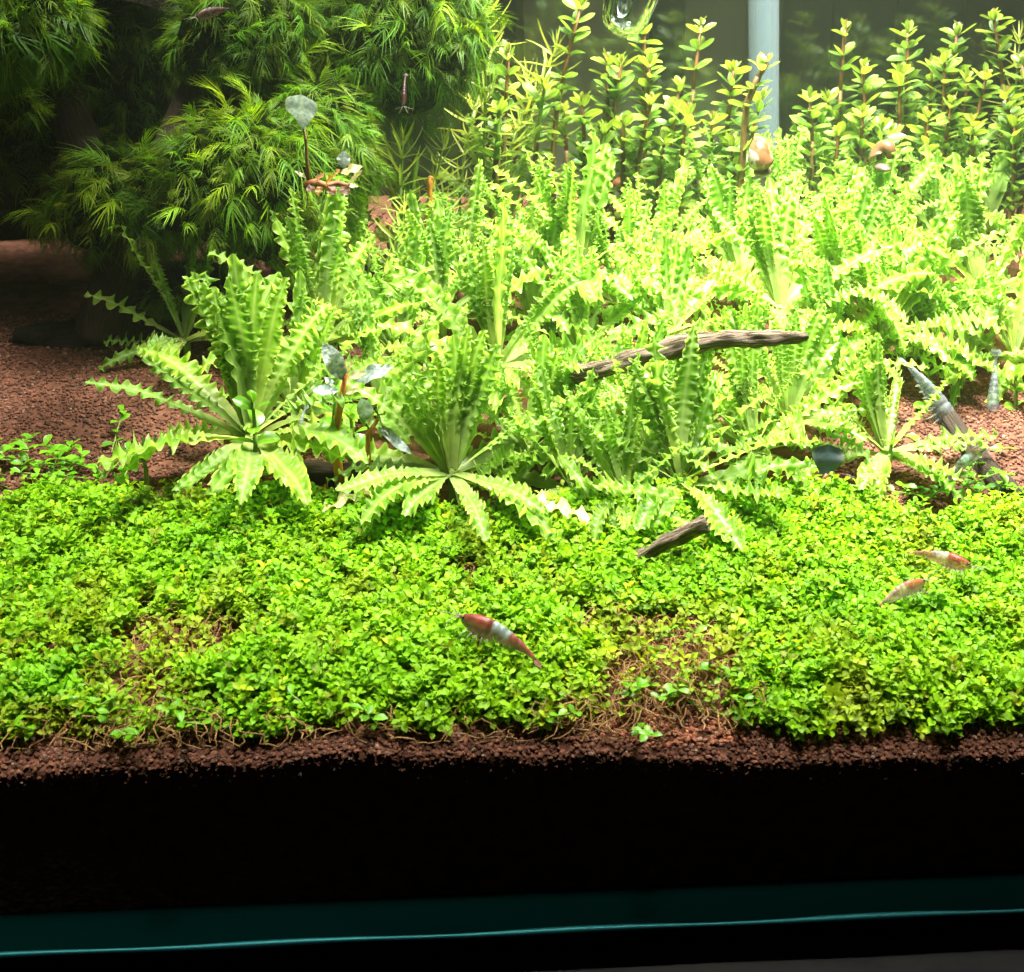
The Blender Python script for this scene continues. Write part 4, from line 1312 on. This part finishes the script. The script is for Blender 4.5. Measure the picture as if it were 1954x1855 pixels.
def shrimp(head, tail, mat, label, arch=0.1, fat=1.0, roll=0.0, legs=5, detail=True, feel=0.5):
    d = head - tail
    L = np.linalg.norm(d) / 2
    mid = (head + tail) / 2
    t = thing("shrimp", label, "shrimp", mid, "shrimps in the tank")
    xa = d / np.linalg.norm(d)
    up = np.array((0, 0, 1.0)) - xa * xa[2]
    up /= np.linalg.norm(up)
    ya = np.cross(up, xa)
    rot = Matrix(((xa[0], ya[0], up[0]), (xa[1], ya[1], up[1]), (xa[2], ya[2], up[2]))).to_4x4()
    t.matrix_world = Matrix.Translation([float(v) * S for v in mid]) @ rot @ Matrix.Rotation(roll, 4, "X")
    prof = [(1.0, .006, .006), (.9, .016, .020), (.82, .030, .04), (.79, .058, .08), (.72, .082, .115), (.6, .11, .165), (.45, .13, .20), (.28, .138, .215), (.17, .138, .21), (.15, .118, .185), (.12, .128, .20), (.0, .128, .195), (-.03, .108, .165),
            (-.06, .118, .182), (-.15, .113, .17), (-.18, .095, .145), (-.21, .103, .157), (-.29, .098, .148), (-.32, .082, .125), (-.35, .088, .132), (-.43, .082, .12), (-.46, .068, .10), (-.49, .074, .105), (-.60, .068, .092), (-.63, .054, .073), (-.78, .048, .058), (-.86, .04, .042), (-.93, .028, .025)]
    rows, uvs = [], []
    ns = 12
    for x, ry, rz in prof:
        zc = -arch * (x - 0.15) ** 2 * (1.0 if x > 0.15 else 1.6)
        row = []
        for k in range(ns):
            a = 2 * math.pi * k / ns
            cz = math.sin(a)
            row.append((x * L, ry * fat * L * math.cos(a), (zc + rz * fat * (cz if cz > 0 else cz * 1.05) - (rz * fat * 0.25 if x < .8 else 0)) * L))
            uvs.append(((1 - x) / 2, 0.5 + 0.5 * cz))
        rows.append(row)
    b = MB(); b.grid(rows, closed=True, uvs=uvs, cap=True)
    body = b.build("body", mat, t)
    zt = -arch * (-.93 - .15) ** 2 * 1.6
    for a, l, w in ((0, .2, .05), (.35, .24, .06), (-.35, .24, .06), (.7, .2, .055), (-.7, .2, .055)):
        b = MB()
        rr_, uu = simple_leaf(l * L, w * 2 * L, 0.05, 0.2, 6, .6, .2, 5)
        b.grid(rr_, uvs=[(0.92 + .06 * u, .6) for u, v in uu])
        ob = b.build("tail_fan", mat, t)
        ob.matrix_local = place((-.90 * L, 0, (zt - .01) * L), math.pi + a, -0.25 - arch)
    for s in (-1, 1):
        b = MB(); b.blob((0, 0, 0), (.035 * L, .032 * L, .035 * L), 10, 8)
        ob = b.build("eye", M["eye"], t)
        zc = -arch * (.77 - .15) ** 2
        ob.location = [v * S for v in (.78 * L, s * .062 * fat * L, (zc + .03) * L)]
        for kk in range(2):
            p = np.array((.86 * L, s * .03 * L, (zc - .02) * L))
            pts = [p + np.array((feel * L * u * (0.7 if kk else 1) - (.5 * u * u * L * feel if kk else 0), s * L * .25 * u * (1 + kk), L * (.10 * u - .35 * u * u * (1 if kk else .2)))) for u in np.linspace(0, 1, 6)]
            b = MB(); b.tube(pts, [.010 * L * (1 - .12 * i) for i in range(6)], 4)
            b.build("antenna", M["feeler"], t)
        if detail:
            for i in range(legs):
                x = .58 - i * .11
                zc = -arch * (x - .15) ** 2
                p = np.array((x, s * .05, zc - .19 * fat))
                k1 = p + np.array((.09 - .03 * i, s * .10, -.10))
                k2 = k1 + np.array((.05 - .03 * i, s * .02, -.17))
                b = MB(); b.tube([p * L, k1 * L, k2 * L], [.022 * L, .016 * L, .008 * L], 5)
                b.build("leg", M["feeler"], t)
            for i in range(4):
                x = .02 - i * .14
                zc = -arch * (x - .15) ** 2 * 1.6
                p = np.array((x, s * .05, zc - (.17 - .02 * i) * fat))
                b = MB()
                rr_, uu = simple_leaf(.11 * L, .05 * L, .1, .2, 4, .5)
                b.grid(rr_, uvs=uu)
                ob = b.build("swimmeret", M["feeler"], t)
                ob.matrix_local = place(p * L, math.pi, -1.1, 0.4 * s)
    return t


H = 0.9
shrimp(on_soil(868, 1166, 1.05), on_soil(1036, 1240, .75), M["shrimp_a"], "red and white banded shrimp in front, tail over the carpet", 0.13, 1.08, R(14))
shrimp(on_soil(1864, 1080, 1.0), on_soil(1740, 1044, .92), M["shrimp_b"], "orange-red shrimp with dark tail on the carpet, upper one of a pair", 0.08, 1.15, R(-14))
shrimp(on_soil(1772, 1100, 1.1), on_soil(1664, 1150, .72), M["shrimp_c"], "pale pinkish shrimp on the carpet, lower one of a pair", 0.15, 1.12, R(-14))
shrimp(on_soil(1880, 850, .9), on_soil(1796, 908, .6), M["shrimp_d"], "bluish white shrimp with red head beside the straight dark root", 0.22, 1.0, 0, feel=.9)
shrimp(on_soil(1584, 903, .3), on_soil(1652, 915, .3), M["shrimp_b"], "reddish shrimp hiding under the blunt dark leaf", 0.1, .95)
shrimp(at_y(1842, 842, 10.6), at_y(1738, 680, 11.6), M["shrimp_g"], "clear grey shrimp slanting down to the dark root", 0.08, 1.0)
shrimp(at_y(1890, 838, 11.4), at_y(1902, 672, 12.4), M["shrimp_g"], "clear grey shrimp hanging upright near the side pane", 0.05, 1.0)
shrimp(at_y(566, 862, 8.0), at_y(577, 775, 8.4), M["shrimp_g"], "small brownish translucent shrimp clinging head down beside the silver-leaved plant", 0.15, 1.1, detail=False)
shrimp(at_y(368, 32, 16.6), at_y(440, 8, 17.2), M["shrimp_r"], "dark red shrimp sitting on the upper moss clump", 0.1, 1.2, detail=False)
shrimp(at_y(770, 206, 17.4), at_y(772, 140, 17.8), M["shrimp_r"], "small dark red shrimp hanging under the rounded moss clump", 0.1, 1.0, detail=False)


# ------------------------------------------------------------------ snails
def snail_mat(name, a, c):
    m, nt, out = new_mat(name)
    L = nt.links.new
    uv = N(nt, "ShaderNodeUVMap"); sep = N(nt, "ShaderNodeSeparateXYZ"); L(uv.outputs[0], sep.inputs[0])
    tc = N(nt, "ShaderNodeTexCoord")
    no = N(nt, "ShaderNodeTexNoise", Scale=190.0, Detail=2.0); L(tc.outputs["Object"], no.inputs["Vector"])
    col = ramp(nt, no.outputs[0], c)
    p = N(nt, "ShaderNodeBsdfPrincipled", Roughness=0.25); L(col, p.inputs["Base Color"])
    L(p.outputs[0], out.inputs[0])
    return m


M["shell_a"] = snail_mat("orange_white_shell", 0, [(0.0, (.05, .02, .01)), (.36, (.10, .04, .015)), (.44, (.15, .07, .028)), (.54, (.17, .08, .032)), (.58, (.34, .30, .23)), (.65, (.34, .30, .23)), (.69, (.14, .065, .026))])
M["shell_b"] = snail_mat("plain_orange_shell", 0, [(0.3, (.08, .042, .02)), (.5, (.14, .072, .03)), (.7, (.10, .05, .022))])


def snail(px, py, y, size, mat, label, az):
    c = at_y(px, py, y)
    t = thing("snail", label, "snail", c, "snails behind the rosettes")
    rows, uvs = [], []
    turns, n, ns = 2.6, 70, 14
    for i in range(n + 1):
        th = turns * 2 * math.pi * i / n
        k = math.exp(0.20 * (th - turns * 2 * math.pi))
        cc = np.array((math.cos(th) * .48 * k, .55 * (1 - k), math.sin(th) * .48 * k))
        row = []
        for j in range(ns):
            a = 2 * math.pi * j / ns
            rad = np.array((math.cos(th), 0, math.sin(th)))
            row.append((cc + k * .52 * (rad * math.cos(a) + np.array((0, 1.0, 0)) * math.sin(a))) * size)
            uvs.append((i / n, j / ns))
        rows.append(row)
    b = MB(); b.grid(rows, closed=True, uvs=uvs, cap=True)
    o = b.build("shell", mat, t)
    b = MB(); b.blob((0, 0, -.75 * size), (.6 * size, .35 * size, .22 * size), 16, 10, .3, px)
    b.build("foot", M["snail_foot"], t)
    t.rotation_euler = (0, 0, az)
    return t


snail(1458, 292, 19.0, 0.70, M["shell_a"], "orange and white striped snail at the foot of the thick leaning stem", R(62))
snail(1686, 292, 21.0, 0.58, M["shell_b"], "plain orange snail between two upright rosettes", R(-70))

# ------------------------------------------------------------------ glass pipes
o = at_y(1188, 48, 20.0)
t = thing("glass_outlet", "clear blown-glass outlet pipe with rounded end above the stems", "glass pipe", o)
ax = at_y(1225, -60, 20.0) - at_y(1183, 66, 20.0)
ax /= np.linalg.norm(ax)
e1 = np.cross(ax, (0, 1, 0)); e1 /= np.linalg.norm(e1)
e2 = np.cross(e1, ax)
base = at_y(1180, 70, 20.0) - o
prof = [(0, .02), (.03, .22), (.10, .40), (.22, .55), (.4, .66), (.65, .72), (1.0, .76), (1.5, .80), (2.2, .85), (3.2, .9)]
prof += [(3.2, .84), (2.2, .79), (1.5, .73), (1.0, .68), (.65, .63), (.42, .56), (.27, .45), (.17, .30), (.12, .12), (.11, .02)]
rows = []
for s, r in prof:
    rows.append([base + ax * s + (e1 * math.cos(a) + e2 * math.sin(a)) * r * .95 for a in np.linspace(0, 2 * math.pi, 33)[:-1]])
b = MB(); b.grid(rows, closed=True); b.build("bulb", M["glass"], t)
b = MB(); b.tube([base + ax * s + e1 * .12 for s in (.5, 1.2, 2.4, 3.6)], [.24, .26, .28, .3], 16); b.build("inner_tube", M["glass"], t)
for q_ in (0, 1):
    b = MB(); b.blob(base + ax * (.9 - .5 * q_) + e1 * (-.60 + .5 * q_) - e2 * (.2 + .3 * q_), (.07, .07, .07), 12, 8); b.build("bubble", M["glass"], t)
pa, pb = at_y(1456, -300, 26.0), at_y(1458, 330, 26.0)
b = MB(); b.tube([pb + (pa - pb) * u for u in np.linspace(0, 1, 12)], .50, 24, cap=False)
t = thing("acrylic_tube", "pale blue-grey upright acrylic tube at the back pane", "tube", pb)
ob = b.build("outer_wall", M["acrylic"], t); ob.location = [-float(v) * S for v in pb]
b = MB(); b.tube([pb + (pa - pb) * u for u in np.linspace(0, 1, 12)], .26, 20, cap=False)
ob = b.build("inner_wall", M["acrylic"], t); ob.location = [-float(v) * S for v in pb]

print("objects", len(bpy.data.objects), "tris", sum(len(o.data.polygons) for o in bpy.data.objects if o.type == "MESH"))
